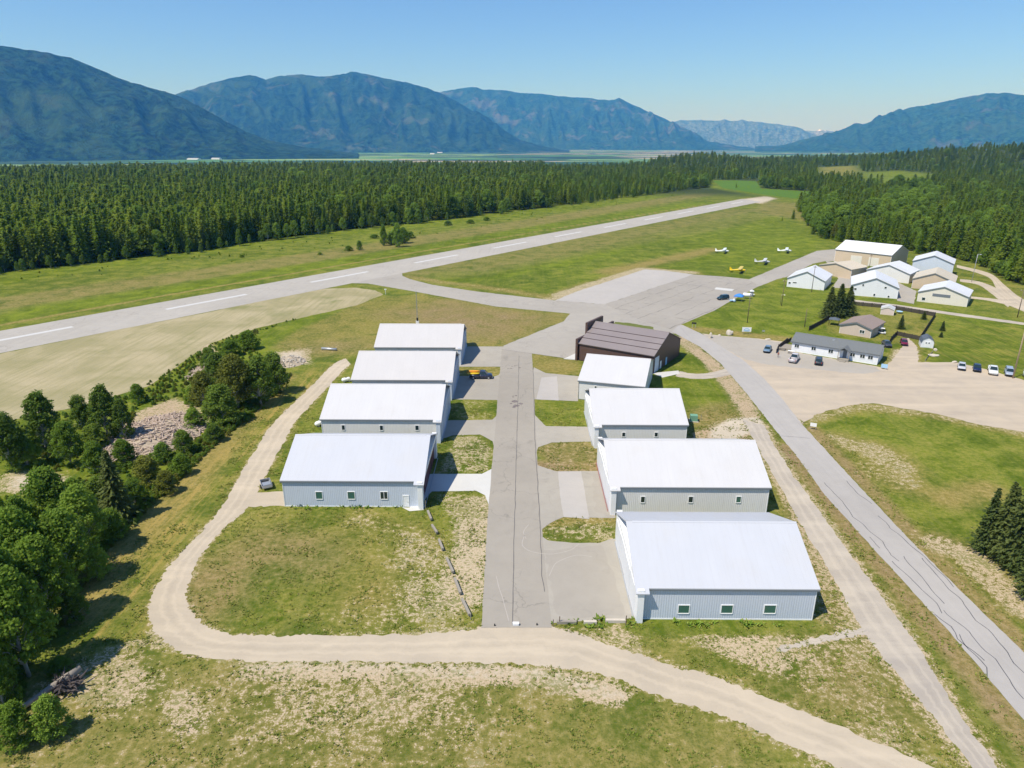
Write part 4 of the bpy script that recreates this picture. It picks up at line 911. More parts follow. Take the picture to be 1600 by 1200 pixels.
# ------------------------------------------------------------------ vehicles
def veh(name, label, cat, px, rz, paint, kind='car', group=None, world=None, interior='black'):
    c = Vector((*world, 0)) if world else g(*px)
    t = thing(name, label, cat, (c.x, c.y, 0.04), rz, group); t.scale = (1.1, 1.1, 1.12)
    pm = simple('paint_' + name, paint, 0.3, 0.5, 0.0, var=.03, coat=.6)
    if kind == 'pickup': Lh, Wh, zt, cab = 2.75, .97, 1.12, (-.35, 1.35, 1.88)
    elif kind == 'suv': Lh, Wh, zt, cab = 2.3, .92, 1.08, (-2.1, .95, 1.72)
    elif kind == 'van': Lh, Wh, zt, cab = 2.8, 1.0, 1.2, (-2.7, 1.9, 2.4)
    else: Lh, Wh, zt, cab = 2.25, .88, .92, (-1.75, .75, 1.45)
    def sec(x, hw, zb, zt_):
        return [(x, -hw * .92, zb), (x, -hw, zb + .15), (x, -hw, zt_ - .28), (x, -hw * .93, zt_ - .04), (x, -hw * .8, zt_), (x, hw * .8, zt_), (x, hw * .93, zt_ - .04), (x, hw, zt_ - .28), (x, hw, zb + .15), (x, hw * .92, zb)]
    b = MB()
    if kind == 'pickup':
        b.loft([sec(-.3, Wh, .38, zt), sec(0.0, Wh, .35, zt), (sec(1.35, Wh, .35, zt)), sec(2.3, Wh, .35, zt - .04), sec(Lh - .12, Wh * .95, .38, zt - .12), sec(Lh, Wh * .86, .45, zt - .3)])
        b.box(-Lh + .02, -.3, -Wh + .02, -Wh + .14, .45, zt); b.box(-Lh + .02, -.3, Wh - .14, Wh - .02, .45, zt)
        b.box(-Lh, -Lh + .1, -Wh + .03, Wh - .03, .45, zt - .02); b.box(-Lh + .1, -.3, -Wh + .14, Wh - .14, .45, .62)
    else:
        b.loft([sec(-Lh, Wh * .84, .42, zt - .22), sec(-Lh + .14, Wh * .94, .36, zt - .06), sec(-Lh + .6, Wh, .34, zt), sec(0, Wh, .32, zt), sec(cab[1] + .1, Wh, .32, zt - .02), sec(Lh - .5, Wh * .97, .34, zt - .14), sec(Lh - .12, Wh * .9, .38, zt - .28), sec(Lh, Wh * .8, .45, zt - .42)])
    part('body', b, pm, t, True)
    x0, x1, zc = cab; s = MB(); rk = .18 if kind in ('suv', 'van', 'pickup') else .65; fk = .6
    def cs(x, hw, z): return [(x, -hw, z), (x, hw, z)]
    bot = [(x0, -Wh * .9, zt - .03), (x0, Wh * .9, zt - .03), (x1 + .25, Wh * .9, zt - .03), (x1 + .25, -Wh * .9, zt - .03)]
    top = [(x0 + rk, -Wh * .72, zc - .05), (x0 + rk, Wh * .72, zc - .05), (x1 + .25 - fk, Wh * .72, zc - .05), (x1 + .25 - fk, -Wh * .72, zc - .05)]
    s.add(bot + top, [(0, 1, 5, 4), (1, 2, 6, 5), (2, 3, 7, 6), (3, 0, 4, 7), (4, 5, 6, 7)]); part('windows', s, M['glass'], t)
    r_ = MB(); e = .03
    rf = [(x0 + rk - e, -Wh * .74, zc - .07), (x0 + rk - e, Wh * .74, zc - .07), (x1 + .27 - fk, Wh * .74, zc - .07), (x1 + .27 - fk, -Wh * .74, zc - .07)]
    rt = [(x0 + rk + .1, -Wh * .62, zc + .02), (x0 + rk + .1, Wh * .62, zc + .02), (x1 + .1 - fk, Wh * .62, zc + .02), (x1 + .1 - fk, -Wh * .62, zc + .02)]
    r_.add(rf + rt, [(0, 1, 5, 4), (1, 2, 6, 5), (2, 3, 7, 6), (3, 0, 4, 7), (4, 5, 6, 7), (3, 2, 1, 0)])
    for sy in (-1, 1):
        for xa, xb in ((x0, x0 + rk), ((x0 + x1) / 2, (x0 + x1) / 2 + .02), (x1 + .25, x1 + .25 - fk)):
            r_.tube([(xa, sy * Wh * .905, zt - .03), (xb, sy * Wh * .735, zc - .05)], .045, 4)
    part('roof', r_, pm, t)
    xw = Lh - .85 if kind != 'van' else Lh - 1.0
    for sx_ in (-xw + .05, xw - .05):
        for sy in (-1, 1):
            w_ = MB(); w_.tube([(sx_, sy * (Wh - .2), .34), (sx_, sy * (Wh + .02), .34)], .35, 16); wh = part('wheel', w_, M['rubber'], t)
            w_ = MB(); w_.tube([(sx_, sy * (Wh + .0), .34), (sx_, sy * (Wh + .035), .34)], .21, 12); part('rim', w_, M['rim'], wh)
    for sy in (-1, 1):
        q = MB(); q.box(Lh - .16, Lh - .02, sy * Wh * .62 - .16, sy * Wh * .62 + .16, zt - .5, zt - .33); part('headlight', q, M['lamp'], t)
        q = MB(); q.box(-Lh - .015, -Lh + .06, sy * Wh * .8 - .08, sy * Wh * .8 + .08, zt - .42, zt - .12); part('taillight', q, M['red'], t)
    q = MB(); q.box(Lh - .08, Lh + .07, -Wh * .82, Wh * .82, .34, .52); part('bumper', q, M['chrome' if kind == 'pickup' else 'black'], t)
    q = MB(); q.box(-Lh - .08, -Lh + .05, -Wh * .82, Wh * .82, .4, .56); part('bumper', q, M['chrome' if kind == 'pickup' else 'black'], t)
    return t
# rotation: local +X is the car's nose
pk = veh('pickup_truck', 'dark blue-black pickup with yellow and orange gear standing before the left hangars', 'pickup truck', (751.5, 591), R(2), (0.02, 0.025, 0.05), 'pickup')
veh('parked_car', 'blue-grey hatchback parked alone on the asphalt left of the office', 'car', (1199, 549), R(-118), (0.14, 0.22, 0.30))
veh('pickup_truck', 'silver-white pickup backed out from the office deck', 'pickup truck', (1240.5, 564), R(58), (0.55, 0.52, 0.52), 'pickup')
veh('parked_car', 'dark grey SUV parked before the office windows', 'car', (1278.5, 568), R(66), (0.03, 0.035, 0.04), 'suv')
veh('parked_car', 'maroon car parked at the garden fence by the barn shed', 'car', (1412, 538), R(-112), (0.16, 0.01, 0.03))
GP = 'cars parked in a row at the edge of the gravel lot'
veh('parked_car', 'silver car, leftmost of the row at the gravel lot edge', 'car', (1502, 576), R(-121), (0.50, 0.50, 0.52), 'car', GP)
veh('parked_car', 'navy blue car in the row, between the silver car and the white pickup', 'car', (1526, 578.5), R(-121), (0.012, 0.018, 0.06), 'car', GP)
veh('pickup_truck', 'white pickup in the row of parked cars', 'pickup truck', (1550.5, 582.5), R(-120), (0.72, 0.74, 0.72), 'pickup', GP)
veh('parked_car', 'silver-blue SUV right of the white pickup in the row', 'car', (1576, 585.5), R(-120), (0.32, 0.37, 0.45), 'suv', GP)
veh('parked_van', 'tall white van at the right end of the row', 'van', (1607, 592), R(-118), (0.76, 0.78, 0.80), 'van', GP)
veh('jeep', 'dark teal off-roader parked on the cracked apron', 'car', (1129.5, 468), R(-155), (0.015, 0.04, 0.05), 'suv')
veh('parked_car', 'small dark car half hidden at the right end of the office', 'car', (1385, 540.5), R(-100), (0.05, 0.05, 0.06), 'car')
# load in the pickup bed
c = g(751.5, 591)
ld = thing('kayak_load', 'yellow and orange kayaks lying over the bed of the dark pickup', 'kayaks', (c.x - 1.9, c.y, 1.2), R(2))
for k, (yy_, zz, mt, ln) in enumerate(((-.45, .25, 'yellow', 1.9), (.35, .28, 'orange', 2.0), (0.0, .75, 'orange', 1.7))):
    q = MB(); q.tube([(-ln, yy_, zz + .15), (-ln * .6, yy_, zz), (0, yy_, zz - .03), (ln * .6, yy_, zz), (ln, yy_, zz + .15)], [.04, .24, .32, .24, .04], 10); part('kayak', q, M[mt], ld, True)
# golf cart
c = g(1377, 521.5); gc = thing('golf_cart', 'small white golf cart with a roof beside the tan house', 'golf cart', (c.x, c.y, .02), R(-35))
q = MB(); q.loft([[(x, -.6, .3), (x, -.6, z), (x, .6, z), (x, .6, .3)] for x, z in ((-1.2, .75), (-.4, .8), (-.2, .5), (.5, .5), (.8, .85), (1.25, .6))]); part('body', q, M['white'], gc)
q = MB(); q.box(-1.0, .8, -.62, .62, 1.85, 1.92); part('roof', q, M['white'], gc)
for x in (-.9, .7):
    for y in (-.55, .55): q = MB(); q.tube([(x, y, .6), (x * .95, y, 1.86)], .03, 6); part('roof_post', q, M['black'], gc)
for x in (-.8, .85):
    for y in (-.55, .55):
        q = MB(); q.tube([(x, y - .1, .24), (x, y + .1, .24)], .24, 12); part('wheel', q, M['rubber'], gc)
q = MB(); q.box(-.6, -.1, -.5, .5, .75, .9); part('seat', q, M['black'], gc); q = MB(); q.box(-.65, -.5, -.5, .5, .9, 1.3); part('backrest', q, M['black'], gc)
# utility trailer by the first left hangar
c = g(416.5, 761); ut = thing('utility_trailer', 'small grey utility trailer parked on the grass left of the nearest left hangar', 'trailer', (c.x, c.y, .02), R(-62))
q = MB(); q.box(-1.5, 1.5, -.85, .85, .5, .58); q.box(-1.5, 1.5, -.88, -.82, .58, 1.0); q.box(-1.5, 1.5, .82, .88, .58, 1.0); q.box(1.44, 1.5, -.82, .82, .58, 1.0); q.box(-1.5, -1.44, -.82, .82, .58, 1.0); part('bed', q, M['steel'], ut)
q = MB(); q.box(-1.0, -.3, -.6, .6, .58, .95); part('cargo_box', q, M['black'], ut)
q = MB(); q.box(-.1, 1.3, -.7, .7, .9, 1.02); part('lid', q, M['steel'], ut)
for y in (-.5, .5): q = MB(); q.tube([(-1.5, y, .5), (-2.6, y * .08, .48)], .05, 6); part('drawbar', q, M['steel'], ut)
for y in (-.98, .98):
    q = MB(); q.tube([(0.1, y - .1, .33), (0.1, y + .1, .33)], .33, 14); part('wheel', q, M['rubber'], ut)

# ------------------------------------------------------------------ light aircraft
def plane(label, px, rz, mat, mat2=None):
    c = g(*px); t = thing('light_aircraft', label, 'aircraft', (c.x, c.y, 0), rz, 'light aircraft tied down on the grass')
    def el(x, w, h, zc, n=12): return [(x, w * math.cos(2 * math.pi * k / n), zc + h * math.sin(2 * math.pi * k / n)) for k in range(n)]
    q = MB(); q.loft([el(-4.6, .07, .12, 1.0), el(-3.2, .2, .28, 1.08), el(-1.4, .42, .5, 1.25), el(-.4, .5, .68, 1.42), el(.8, .5, .68, 1.45), el(1.3, .45, .5, 1.38), el(2.2, .4, .42, 1.35), el(2.55, .22, .24, 1.33)]); part('fuselage', q, mat, t, True)
    q = MB()
    air = [(-.85, 0), (-.3, .10), (.3, .16), (.68, .1), (.78, 0), (.6, -.05), (-.3, -.04)]
    q.loft([[(x * s + .15, y, z * s + zo) for x, z in air] for y, s, zo in ((-5.2, .75, 2.32), (-4.9, 1, 2.3), (-.5, 1.05, 2.2), (.5, 1.05, 2.2), (4.9, 1, 2.3), (5.2, .75, 2.32))]); part('wing', q, mat, t)
    q = MB(); q.loft([[(-4.75, y, 1.12), (-4.75, y, 1.18), (-3.85 + abs(y) * .25, y, 1.18), (-3.85 + abs(y) * .25, y, 1.12)] for y in (-1.7, 0, 1.7)]); part('stabiliser', q, mat, t)
    q = MB(); q.prism([(-4.9, 1.0), (-3.6, 1.2), (-4.1, 1.9), (-4.55, 2.45), (-5.0, 2.45)], 1, -.05, .05); part('fin', q, mat2 or mat, t)
    q = MB(); q.loft([[(-.9, y, 1.75), (-.6, y * .9, 2.12), (.75, y * .9, 2.12), (1.25, y, 1.7), (0.2, y * 1.08, 1.5)] for y in (-.5, .5)]); part('cabin_window', q, M['glass'], t)
    for sy in (-1, 1):
        q = MB(); q.tube([(.3, sy * .48, 1.0), (.2, sy * 2.6, 2.2)], .05, 6); part('strut', q, mat, t)
        q = MB(); q.tube([(.8, sy * .4, 1.0), (.9, sy * 1.0, .35)], .06, 6); part('gear_leg', q, mat, t)
        q = MB(); q.tube([(.9, sy * .95, .3), (.9, sy * 1.15, .3)], .3, 14); part('wheel', q, M['rubber'], t)
    q = MB(); q.tube([(-4.6, 0, .95), (-4.75, -.0, .2)], .05, 6); q.tube([(-4.78, -.06, .15), (-4.78, .06, .15)], .14, 10); part('tail_wheel', q, M['rubber'], t)
    q = MB(); q.box(2.6, 2.66, -.08, .08, .4, 2.26); q.tube([(2.5, 0, 1.33), (2.85, 0, 1.33)], [.2, .04], 8); part('propeller', q, M['fascia'], t)
    return t
plane('white taildragger aircraft on the grass, leftmost of the white ones', (1131, 395.5), R(-22), M['plane_white'])
plane('bright yellow high-wing aircraft nearest the apron', (1156, 426), R(-24), M['yellow'])
plane('silver-grey aircraft standing between the yellow one and the taxilane', (1194, 412.5), R(-24), M['silver'])
plane('white high-wing aircraft beside the taxilane, farthest right', (1228.5, 395), R(-22), M['plane_white'])

# ------------------------------------------------------------------ poles, signs, tanks, small things
def pole(name, label, base, top, r=.14, mat='pole', arm=0, lamp=False, cat='pole', group='utility poles'):
    h = hgt(base, top); c = g(*base); t = thing(name, label, cat, (c.x, c.y, 0), R(-30), group)
    q = MB(); q.tube([(0, 0, 0), (0, 0, h)], [r, r * .65], 8); part('post', q, M[mat], t, True)
    if arm:
        q = MB(); q.box(-arm, arm, -.07, .07, h - .7, h - .52); ca = part('crossarm', q, M[mat], t)
        for x in (-arm * .85, 0, arm * .85): q = MB(); q.tube([(x, 0, h - .52), (x, 0, h - .3)], .06, 6); part('insulator', q, M['lamp'], ca)
    if lamp:
        q = MB(); q.tube([(0, 0, h - .3), (.5, 0, h), (1.0, 0, h)], .04, 6); q.tube([(.9, 0, h - .12), (1.4, 0, h - .1)], [.14, .1], 8); part('lamp_head', q, M['lamp'], t)
    return t
pole('utility_pole', 'thin dark wooden pole on the lawn left of the garden firs', (1221, 478), (1227, 437), arm=.6)
pole('utility_pole', 'wooden pole standing behind the white billboard on the lawn', (1167.5, 504.5), (1176, 459), arm=0, lamp=True)
pole('utility_pole', 'short dark pole rising behind the left end of the office roof', (1257, 511), (1260, 482))
pole('utility_pole', 'tall dark pole in front of the leftmost white hangar gable', (1268, 456), (1273, 415), arm=.6)
pole('utility_pole', 'tall pale wooden pole behind the parked row at the far right', (1582.5, 591), (1601, 470), .2, 'pole_tan', arm=1.2)
pole('utility_pole', 'wooden pole by the gravel road at the right edge', (1589.5, 496), (1600, 452), .16, arm=1.0)
pole('utility_pole', 'thin grey lamp pole behind the tall pale blue hangar', (1518, 441), (1523.5, 397), .12, 'steel', lamp=True)
pole('utility_pole', 'short pole with lamp next to the taller one left of the firs', (1219, 476), (1221.5, 460), .08, 'pole', lamp=True)
pole('utility_pole', 'dark pole between the big tan hangar and the low tan one', (1357, 426), (1360, 397), .13, arm=.6)
# lattice mast
c = g(652.5, 508); hm = 11.8; ms = thing('antenna_mast', 'slender lattice mast rising behind the farthest left hangar', 'mast', (c.x, c.y, 0), 0)
q = MB()
for k in range(3):
    a_ = 2 * math.pi * k / 3; q.tube([(.22 * math.cos(a_), .22 * math.sin(a_), 0), (.1 * math.cos(a_), .1 * math.sin(a_), hm)], .035, 5)
part('mast_leg', q, M['steel'], ms)
q = MB()
for i in range(22):
    z_ = i * hm / 22; r0 = .22 - .12 * i / 22
    for k in range(3):
        a_ = 2 * math.pi * k / 3; b_ = 2 * math.pi * (k + 1) / 3
        q.tube([(r0 * math.cos(a_), r0 * math.sin(a_), z_), (r0 * math.cos(b_), r0 * math.sin(b_), z_ + hm / 22)], .018, 4)
part('brace', q, M['steel'], ms)
q = MB(); q.box(-.5, .5, -.35, .35, 0, 1.5); part('equipment_box', q, M['white'], ms)
q = MB(); q.tube([(0, 0, 1.5), (0, 0, 2.6)], .3, 10); part('drum', q, M['black'], ms)
# propane tanks
def tank(label, px, rz, s=1.0):
    c = g(*px); t = thing('propane_tank', label, 'gas tank', (c.x, c.y, 0), rz, 'white propane tanks')
    q = MB(); q.tube([(-1.3 * s, 0, .75), (-1.2 * s, 0, .75), (-.95 * s, 0, .75), (.95 * s, 0, .75), (1.2 * s, 0, .75), (1.3 * s, 0, .75)], [.12, .36, .52, .52, .36, .12], 16); part('vessel', q, M['white'], t, True)
    q = MB(); q.tube([(0, 0, 1.2), (0, 0, 1.45)], .16, 10); part('valve_dome', q, M['black'], t)
    for x in (-.7, .7): q = MB(); q.box(x - .1, x + .1, -.4, .4, 0, .4); part('foot', q, M['steel'], t)
tank('white propane tank left of the second left hangar', (501, 665), R(55), 1.1)
tank('white propane tank left of the third left hangar', (541, 597), R(35), .9)
# green transformer box
c = g(1083.5, 657.5); t = thing('transformer_box', 'green electrical transformer box on a concrete pad in the grass', 'electrical box', (c.x, c.y, 0), R(-8))
q = MB(); q.prism([(-.75, .15), (.75, .15), (.75, 1.1), (.6, 1.45), (-.75, 1.45)], 0, -.8, .8); part('cabinet', q, M['green_box'], t)
q = MB(); q.box(-1.0, 1.0, -1.0, 1.0, 0, .14); part('pad', q, M['stone'], t)
c = g(1095, 656); t = thing('marker_post', 'thin pale marker post right of the green transformer box', 'post', (c.x, c.y, 0)); q = MB(); q.tube([(0, 0, 0), (0, 0, 1.3)], .06, 6); part('post', q, M['wood'], t)
# signs
def sign(name, label, base, w_, h_, zb, mat, rz=0, cat='sign', posts=2, art=None, pm='wood'):
    c = g(*base); t = thing(name, label, cat, (c.x, c.y, 0), rz)
    for x in (-w_ * .36, w_ * .36) if posts == 2 else (0,):
        q = MB(); q.box(x - .06, x + .06, .05, .17, 0, zb + h_ * .9); part('post', q, M[pm], t)
    q = MB(); q.box(-w_ / 2, w_ / 2, -.04, .045, zb, zb + h_); b_ = part('board', q, M[mat], t)
    if art:
        q = MB(); art(q); part('emblem', q, M['blue_pale'], b_)
    return t
def arc(q):
    n = 14; o_ = [(1.0 * math.cos(math.pi * k / n), 1.15 + .85 * math.sin(math.pi * k / n)) for k in range(n + 1)]
    i_ = [(.8 * math.cos(math.pi * k / n), 1.15 + .6 * math.sin(math.pi * k / n)) for k in range(n + 1)]
    for k in range(n): q.prism([o_[k], o_[k + 1], i_[k + 1], i_[k]], 1, -.07, -.045)
    q.box(-.75, .75, -.07, -.045, .95, 1.4)
sign('billboard', 'white billboard on two posts with a pale blue arch, beside the car park', (1166, 522), 2.9, 1.5, .8, 'white', R(-6), art=arc)
sign('notice_sign', 'small dark sign board at the apron corner', (1084, 512.5), 1.5, .55, 1.4, 'black', R(-20), pm='steel')
sign('road_sign', 'small white sign at the road and gravel lot corner', (1270, 671), 1.3, .8, .7, 'white', R(-25), pm='wood')
sign('small_sign', 'small plaque on the lawn right of the billboard', (1192.5, 520), .9, .5, .4, 'steel', R(-10))
sign('windsock_marker', 'white marker on a post at the taxiway bend', (602.5, 460), .9, .4, 1.9, 'white', 0, posts=1, pm='lamp')
sign('blue_board', 'blue and white board leaning at the right end of the office', (1381, 577), 1.6, 1.1, .4, 'blue_pale', R(-30))
# sign post at track end
c = g(806, 977); t = thing('barrier_block', 'small white block at the end of the taxiway', 'block', (c.x, c.y, .03)); q = MB(); q.box(-.42, .42, -.14, .14, 0, .42); q.box(-.36, .36, -.19, -.14, .06, .36); part('block', q, M['white'], t)
for i, (p_, lb) in enumerate((((773, 978), 'low black stub at the left side of the taxiway end'), ((839, 977), 'low black stub at the right side of the taxiway end'))):
    c = g(*p_); t = thing('ground_stub', lb, 'stub', (c.x, c.y, .03)); q = MB(); q.tube([(0, 0, 0), (0, 0, .3)], [.1, .07], 8); part('stub', q, M['black'], t)
# timber barrier
bars = [((668.5, 802), (674, 815)), ((675, 824), (683, 836)), ((686, 847), (692, 862)), ((698, 876), (708, 898)), ((710.5, 907.5), (719.5, 931)), ((722, 940), (734, 965))]
for i, (a_, b_) in enumerate(bars):
    A, B = g(*a_), g(*b_); t = thing('timber_rail', ['weathered rail of the low barrier nearest the hangar', 'second rail of the low barrier from the hangar', 'third rail of the low barrier from the hangar', 'fourth rail of the low barrier from the hangar', 'fifth rail of the low barrier from the hangar', 'last rail of the low barrier nearest the gravel track'][i], 'barrier', (A.x, A.y, 0), 0, 'low timber barrier rails on the lawn')
    D = B - A; q = MB(); n_ = D.normalized(); s_ = Vector((-n_.y, n_.x, 0)) * .17
    q.loft([[tuple(p_ - s_ + Vector((0, 0, .3))), tuple(p_ + s_ + Vector((0, 0, .3))), tuple(p_ + s_ + Vector((0, 0, .62))), tuple(p_ - s_ + Vector((0, 0, .62)))] for p_ in (Vector((0, 0, 0)), D)]); part('rail', q, M['wood'], t)
    for k in (.12, .88): p_ = D * k; q = MB(); q.box(p_.x - .09, p_.x + .09, p_.y - .09, p_.y + .09, 0, .3); part('post', q, M['wood'], t)
curbs = [((870, 974), (900.5, 974), 'wood'), ((912, 974.5), (932, 974.5), 'stone'), ((946, 972), (977, 972), 'stone')]
for i, (a_, b_, mt) in enumerate(curbs):
    A, B = g(*a_), g(*b_); t = thing('concrete_curb', ['weedy kerb block nearest the gravel apron', 'short broken kerb block in the middle of the weeds', 'long pale kerb block nearest the right hangar'][i], 'kerb block', (A.x, A.y, 0), 0, 'kerb blocks at the pad edge')
    q = MB(); q.box(0, (B - A).length, -.2, .2, 0, .42); part('block', q, M[mt], t)
for i, (p_, h_) in enumerate((((864, 979), 1.1), ((874, 975), 1.2), ((977.5, 978), 1.6), ((735.5, 968), .9), ((665, 795), 1.6))):
    c = g(*p_); t = thing('stake', ['thin dark stake at the left end of the weeds', 'thin dark stake behind the weedy kerb', 'rusty stake beside the nearest right hangar', 'pale stake at the track end of the timber barrier', 'pale stake at the corner of the nearest left hangar'][i], 'stake', (c.x, c.y, 0)); q = MB(); q.tube([(0, 0, 0), (.03, 0, h_)], .06, 6); part('post', q, M['pole' if i < 3 else 'wood'], t)
# culvert pipe
A, B = g(503, 546.5), g(526, 548); t = thing('culvert_pipe', 'grey culvert pipe lying on the grass beyond the gravel track', 'pipe', (A.x, A.y, .4)); D = B - A
q = MB(); q.tube([(0, 0, 0), (D.x * .5, D.y * .5, 0), (D.x, D.y, 0)], .4, 14); part('pipe', q, M['steel'], t, True)
# canopy, aircraft covers and people's gear beside the apron
c = g(1154, 470); t = thing('canopy_tent', 'bright blue peaked canopy tent by the apron edge', 'canopy tent', (c.x, c.y, 0), R(-30))
q = MB(); q.add([(-1.7, -1.6, 2.1), (1.7, -1.6, 2.1), (1.7, 1.6, 2.1), (-1.7, 1.6, 2.1), (0, 0, 3.0), (-1.7, -1.6, 1.8), (1.7, -1.6, 1.8), (1.7, 1.6, 1.8), (-1.7, 1.6, 1.8)], [(0, 1, 4), (1, 2, 4), (2, 3, 4), (3, 0, 4), (0, 5, 6, 1), (1, 6, 7, 2), (2, 7, 8, 3), (3, 8, 5, 0)]); part('canopy', q, M['blue'], t)
for x in (-1.6, 1.6):
    for y in (-1.5, 1.5):
        q = MB(); q.tube([(x, y, 0), (x, y, 2.0)], .04, 6); part('leg', q, M['steel'], t)
c = g(1167, 466.5); t = thing('fuel_tank', 'white fuel tank on a stand between the blue canopy and the far booth', 'fuel tank', (c.x, c.y, 0), R(-20))
q = MB(); q.tube([(-1.6, 0, 1.5), (-1.45, 0, 1.5), (1.45, 0, 1.5), (1.6, 0, 1.5)], [.5, .8, .8, .5], 16); part('vessel', q, M['white'], t, True)
for x in (-1.1, 1.1): q = MB(); q.box(x - .1, x + .1, -.6, .6, 0, .9); part('stand', q, M['steel'], t)
c = g(1174, 463); t = thing('fuel_booth', 'small grey booth with white top beside the fuel tank', 'booth', (c.x, c.y, 0), R(-20))
q = MB(); q.box(-.7, .7, -.7, .7, 0, 2.0); part('cabinet', q, M['fascia'], t); q = MB(); q.box(-.85, .85, -.85, .85, 2.0, 2.25); q.prism([(-.8, 2.25), (.8, 2.25), (0, 2.6)], 1, -.8, .8); part('roof', q, M['white'], t)
c = g(1144.5, 471.5); t = thing('garden_cart', 'pale cart with a white bin beside the blue canopy', 'cart', (c.x, c.y, 0), R(-30)); q = MB(); q.box(-1.1, 1.1, -.6, .6, .35, .75); part('tray', q, M['blue_pale'], t)
q = MB(); q.box(.1, .9, -.4, .4, .75, 1.2); part('bin', q, M['white'], t)
for y in (-.65, .65): q = MB(); q.tube([(0, y - .06, .3), (0, y + .06, .3)], .3, 12); part('wheel', q, M['rubber'], t)
# boulders
def boulder(name, label, px, s, mat='stone', sz=None, seed=0, z=0, cat='boulder', group=None):
    c = g(*px); bm = bmesh.new(); bmesh.ops.create_icosphere(bm, subdivisions=3, radius=1)
    sz = sz or (s, s * .8, s * .65)
    for v in bm.verts:
        n_ = 1 + .35 * mnoise.noise(v.co * 1.3 + Vector((seed, 3, 1))) + .12 * mnoise.noise(v.co * 4 + Vector((seed, 1, 9)))
        v.co = Vector((v.co.x * sz[0], v.co.y * sz[1], v.co.z * sz[2])) * n_
    me = bpy.data.meshes.new(name); bm.to_mesh(me); bm.free(); me.materials.append(M[mat])
    o = put(name, me, None, (c.x, c.y, z + sz[2] * .5)); return tag(o, label, cat, group)
boulder('boulder', 'pale pointed boulder at the car park entrance, left of the others', (1110, 528), .9, seed=2, sz=(.5, .5, 1.2))
boulder('boulder', 'small white stone between the two larger boulders at the entrance', (1124, 525), .5, seed=5)
boulder('boulder', 'large white boulder with dark hollow beside the car park entrance', (1140, 523.5), 1.1, seed=8, sz=(1.1, .7, 1.2))
boulder('boulder', 'flat white stone on the lawn edge right of the billboard', (1200, 531), .7, seed=9, sz=(.9, .5, .3))
boulder('boulder', 'pale flat stone by the barn shed', (1458, 556), 1.2, seed=11, sz=(1.6, .9, .35))
boulder('boulder', 'small white stone left of the silver car', (1491, 567), .5, seed=12, sz=(.7, .4, .4))
boulder('boulder', 'small pale stone above the barn shed corner', (1461, 548), .5, seed=13, sz=(.5, .5, .5))
# pile of pale rubble near the grove, brush pile, root stump
def pile(name, label, px, rx, ry, hz, n, mat, s, cat, seed, logs=False):
    c = g(*px); r_ = random.Random(seed); q = MB()
    q2 = MB(); N = 18; vs = []; fs = []
    for i in range(N + 1):
        for j in range(N + 1):
            x, y = (i / N * 2 - 1), (j / N * 2 - 1); rr = math.hypot(x, y)
            h_ = hz * max(0, 1 - rr ** 1.6) * (1 + .45 * mnoise.noise(Vector((x * 3, y * 3, seed)))) - .06
            vs.append((x * rx, y * ry, h_))
    for i in range(N):
        for j in range(N): o_ = i * (N + 1) + j; fs.append((o_, o_ + N + 1, o_ + N + 2, o_ + 1))
    q2.add(vs, fs); t = thing(name, label, cat, (c.x, c.y, 0))
    part('mound', q2, M['soil'], t, True)
    for k in range(n):
        a_ = r_.uniform(0, 6.28); rr = math.sqrt(r_.random()); x, y = rr * math.cos(a_), rr * math.sin(a_)
        z_ = hz * max(0, 1 - rr ** 1.6) * (1 + .45 * mnoise.noise(Vector((x * 3, y * 3, seed))))
        if logs:
            L_ = r_.uniform(.4, 1.6) * s; th = r_.uniform(0, 6.28); ph = r_.uniform(-.3, .5)
            d_ = Vector((math.cos(th) * math.cos(ph), math.sin(th) * math.cos(ph), math.sin(ph))) * L_
            p_ = Vector((x * rx, y * ry, z_ + .12)); q.tube([p_ - d_ / 2, p_ + d_ / 2], r_.uniform(.03, .11) * s, 5)
        else:
            e = s * r_.uniform(.3, 1.1); p_ = Vector((x * rx, y * ry, z_)); vs = []
            for sx_ in (-1, 1):
                for sy in (-1, 1):
                    for sz_ in (-1, 1): vs.append(p_ + Vector((sx_ * e * r_.uniform(.5, 1), sy * e * r_.uniform(.5, 1), sz_ * e * r_.uniform(.4, .8))))
            q.add(vs, [(0, 1, 3, 2), (4, 6, 7, 5), (0, 4, 5, 1), (2, 3, 7, 6), (0, 2, 6, 4), (1, 5, 7, 3)])
    o = part('debris', q, M[mat], t)
    return t
pile('rubble_heap', 'pale heap of rubble at the end of the gravel track by the grove', (452, 566), 4.6, 5.5, 1.5, 160, 'stone', .32, 'rubble heap', 3)
M['brush'] = simple('grey_pink_dead_wood', (0.46, 0.365, 0.29), .95, .1, var=.4, scale=2)
pile('brush_pile', 'large pinkish pile of dead brush in the middle of the grove', (243, 680), 9.5, 13, 1.8, 900, 'brush', 1.4, 'brush pile', 5, True)
pile('brush_pile', 'narrow strip of dead brush left of the dark bushy trees', (318, 578), 2.6, 9, .8, 160, 'brush', 1.2, 'brush pile', 6, True)
